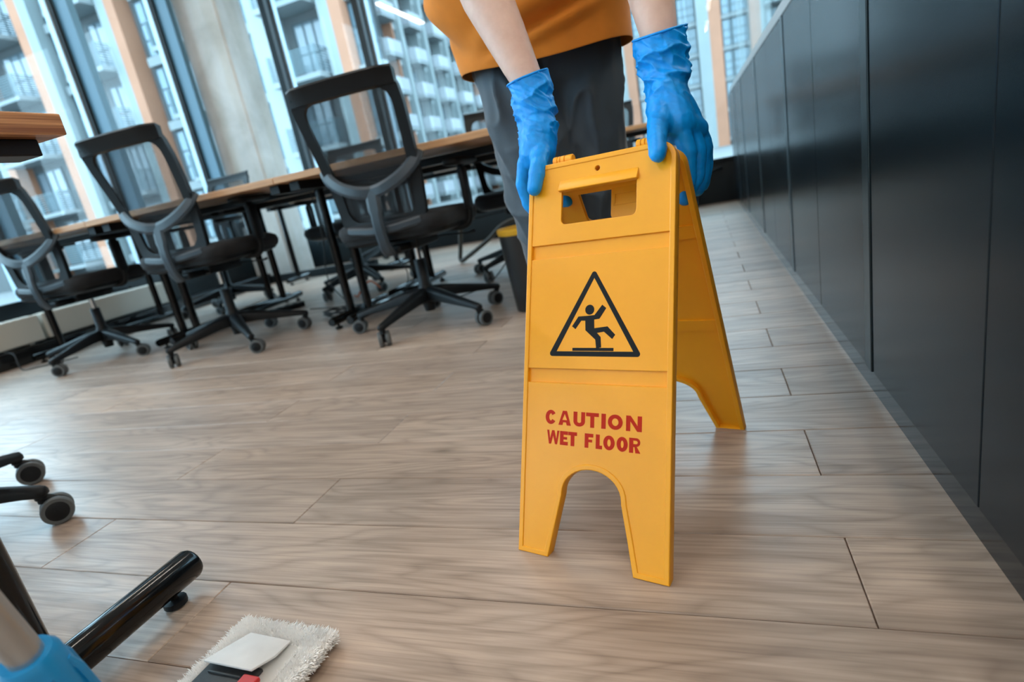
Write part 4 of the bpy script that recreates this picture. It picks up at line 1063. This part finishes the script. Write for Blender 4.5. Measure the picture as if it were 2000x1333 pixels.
# ---------------------------------------------------------------- outside
struct(MB().bb(-90, 60, YF + 0.4, 120, -0.6, -0.3).bb(-90, XL - 0.4, -40, YF + 0.4, -0.6, -0.3).build('trim_4', M['paving'], smooth=0))
FH = 3.03
def win_meshes(w, h, nx, nz, glass):
    fr = MB(); t = 0.07
    fr.bb(-w / 2, w / 2, -0.05, 0.05, 0, t).bb(-w / 2, w / 2, -0.05, 0.05, h - t, h)
    for i in range(nx + 1): x = -w / 2 + t / 2 + (w - t) * i / nx; fr.bb(x - t / 2, x + t / 2, -0.05, 0.05, t, h - t)
    for i in range(1, nz): z = h * i / nz * 0.9; fr.bb(-w / 2 + t, w / 2 - t, -0.04, 0.04, z - 0.03, z + 0.03)
    return fr.mesh('window', M['bdark'], 0), MB().bb(-w / 2 + t, w / 2 - t, -0.01, 0.01, t, h - t).mesh('pane', glass, 0)
def balcony_meshes(w, d, bars=True):
    sl = MB().bb(-w / 2, w / 2, -d, 0.1, -0.22, 0).mesh('balcony_slab', M['bslab'], 0)
    r = MB()
    if bars:
        for k in range(9): r.bb(-w / 2 + 0.03, w / 2 - 0.03, -d + 0.03, -d + 0.06, 0.10 + k * 0.115, 0.145 + k * 0.115)
        for x in (-w / 2 + 0.05, 0, w / 2 - 0.05): r.bb(x - 0.03, x + 0.03, -d + 0.02, -d + 0.07, 0, 1.1)
        for s in (-1, 1):
            for k in range(9): r.bb(s * (w / 2 - 0.03) - 0.015, s * (w / 2 - 0.03) + 0.015, -d + 0.05, 0, 0.10 + k * 0.115, 0.145 + k * 0.115)
        m = M['brail']
    else:
        r.bb(-w / 2, w / 2, -d, -d + 0.05, 0.06, 1.1)
        for s in (-1, 1): r.bb(s * (w / 2 - 0.025) - 0.025, s * (w / 2 - 0.025) + 0.025, -d, 0, 0.06, 1.1)
        m = M['bfront']
    return sl, r.mesh('railing', m, 0)
def facade(name, label, loc, rz, W, floors, piers, bays, H0=0.55, bars=True, seed=1, skew=0.0):
    """front faces local -y; piers: (x0, x1, mat); bays: (x, w, kind)"""
    rr = random.Random(seed)
    t = thing(name, label, 'building', loc, rz)
    top = H0 + floors * FH + 1.2
    MB().prism([(-W, 0.6), (0, 0.6), (-skew, 9), (-W, 9)], -0.3, top).build('wall', M['bgrey'], t, 0)
    for x0, x1, m in piers:
        MB().bb(x0, x1, -0.35, 0.6, -0.3, top).build('pier', M[m], t, 0)
    cache = {}
    for x, w, kind in bays:
        for f in range(floors):
            z = H0 + f * FH
            key = (w, kind)
            if key not in cache:
                if kind == 'win': cache[key] = win_meshes(w - 0.1, FH - 0.5, 2, 3, M['bglass']) + (MB().bb(-w / 2, w / 2, -0.22, 0.3, -0.42, 0).mesh('spandrel', M['bslab'], 0),)
                else: cache[key] = win_meshes(w * 0.62, FH - 0.6, 3, 2, M['bglass2']) + balcony_meshes(w, 1.3, kind == 'bal')
            c = cache[key]
            if kind == 'win':
                wo = obj('window', c[0], t, (x, 0.3, z + 0.02)); obj('pane', c[1], wo); obj('spandrel', c[2], t, (x, 0.3, z))
            else:
                wo = obj('window', c[0], t, (x + rr.choice((-0.12, 0.12)) * w, 0.5, z + 0.05)); obj('pane', c[1], wo)
                sl = obj('balcony_slab', c[2], t, (x, 0.3, z)); obj('railing', c[3], sl)
    return t
# facade parallel to the far window, 24.5 m off; local x = 0 at its right corner (world x -12.6)
piers, bays = [], []
X0 = -12.6
for k, c in enumerate((-32.45, -26.45, -20.4, -14.35)):
    w0, o0 = ((c + 0.28, c + 0.95), (c - 0.38, c + 0.28)) if k % 2 == 0 else ((c - 0.55, c + 0.0), (c + 0.0, c + 0.58))
    piers += [(w0[0] - X0, w0[1] - X0, 'bwhite'), (o0[0] - X0, o0[1] - X0, 'borange')]
    bays += [(c + 1.7 - X0 if k != 3 else c + 1.15 - X0, 1.25, 'win')]
    if k < 3: bays += [(c + 4.0 - X0, 2.6, 'bal')]
bays += [(-35.2 - X0, 3.4, 'bal'), (-38.6 - X0, 1.6, 'win')]
piers += [(-37.6 - X0, -37.0 - X0, 'borange'), (-18.6 - X0, -17.4 - X0, 'bwhite')]
facade('apartment_block', 'apartment block with orange and white piers and barred balconies beyond the left windows', (X0, 24.5, 0), 0, 34, 7, piers, bays, seed=3, skew=6.0)
# wing running away from us, facing the courtyard (+x)
piers, bays = [(-53.5, -52.8, 'bwhite')], []
for k in range(10):
    y = -52.6 + k * 5.2
    bays += [(y + 1.3, 2.6, 'front'), (y + 3.6, 1.4, 'win')]
    piers += [(y + 2.7, y + 2.9, 'borange' if k % 4 == 1 else 'bwhite'), (y + 4.35, y + 4.95, 'bwhite')]
facade('apartment_wing', 'pale apartment wing with stacked white balconies left of the bending cleaner', (-24.5, 95.0, 0), math.radians(90), 54, 10, piers, bays, seed=5)
# far block closing the courtyard, seen right of the cleaner
piers, bays = [], []
X2 = 26.0
def P2(a, b, m): piers.append((a - X2, b - X2, m))
P2(-7.6, -6.6, 'bwhite'); P2(-6.6, -5.6, 'borange'); P2(-2.2, -1.0, 'borange'); P2(1.1, 2.3, 'bwhite'); P2(2.3, 3.5, 'borange'); P2(5.0, 5.6, 'bwhite'); P2(6.0, 7.6, 'bwhite'); P2(10.6, 11.8, 'borange'); P2(11.8, 13.0, 'bwhite'); P2(17.5, 18.8, 'bwhite'); P2(18.8, 19.9, 'borange')
for x, w, k in ((-9.3, 2.8, 'bal'), (-4.7, 1.6, 'win'), (-3.1, 1.4, 'win'), (-0.2, 1.2, 'win'), (0.65, 0.8, 'win'), (4.3, 1.5, 'win'), (9.0, 2.8, 'bal'), (15.2, 3.2, 'bal'), (22.5, 3.0, 'bal')): bays.append((x - X2, w, k))
facade('apartment_tower', 'distant apartment block with tall orange and pale strips right of the cleaner', (X2, 70.0, 0), 0, 42, 8, piers, bays, seed=8)
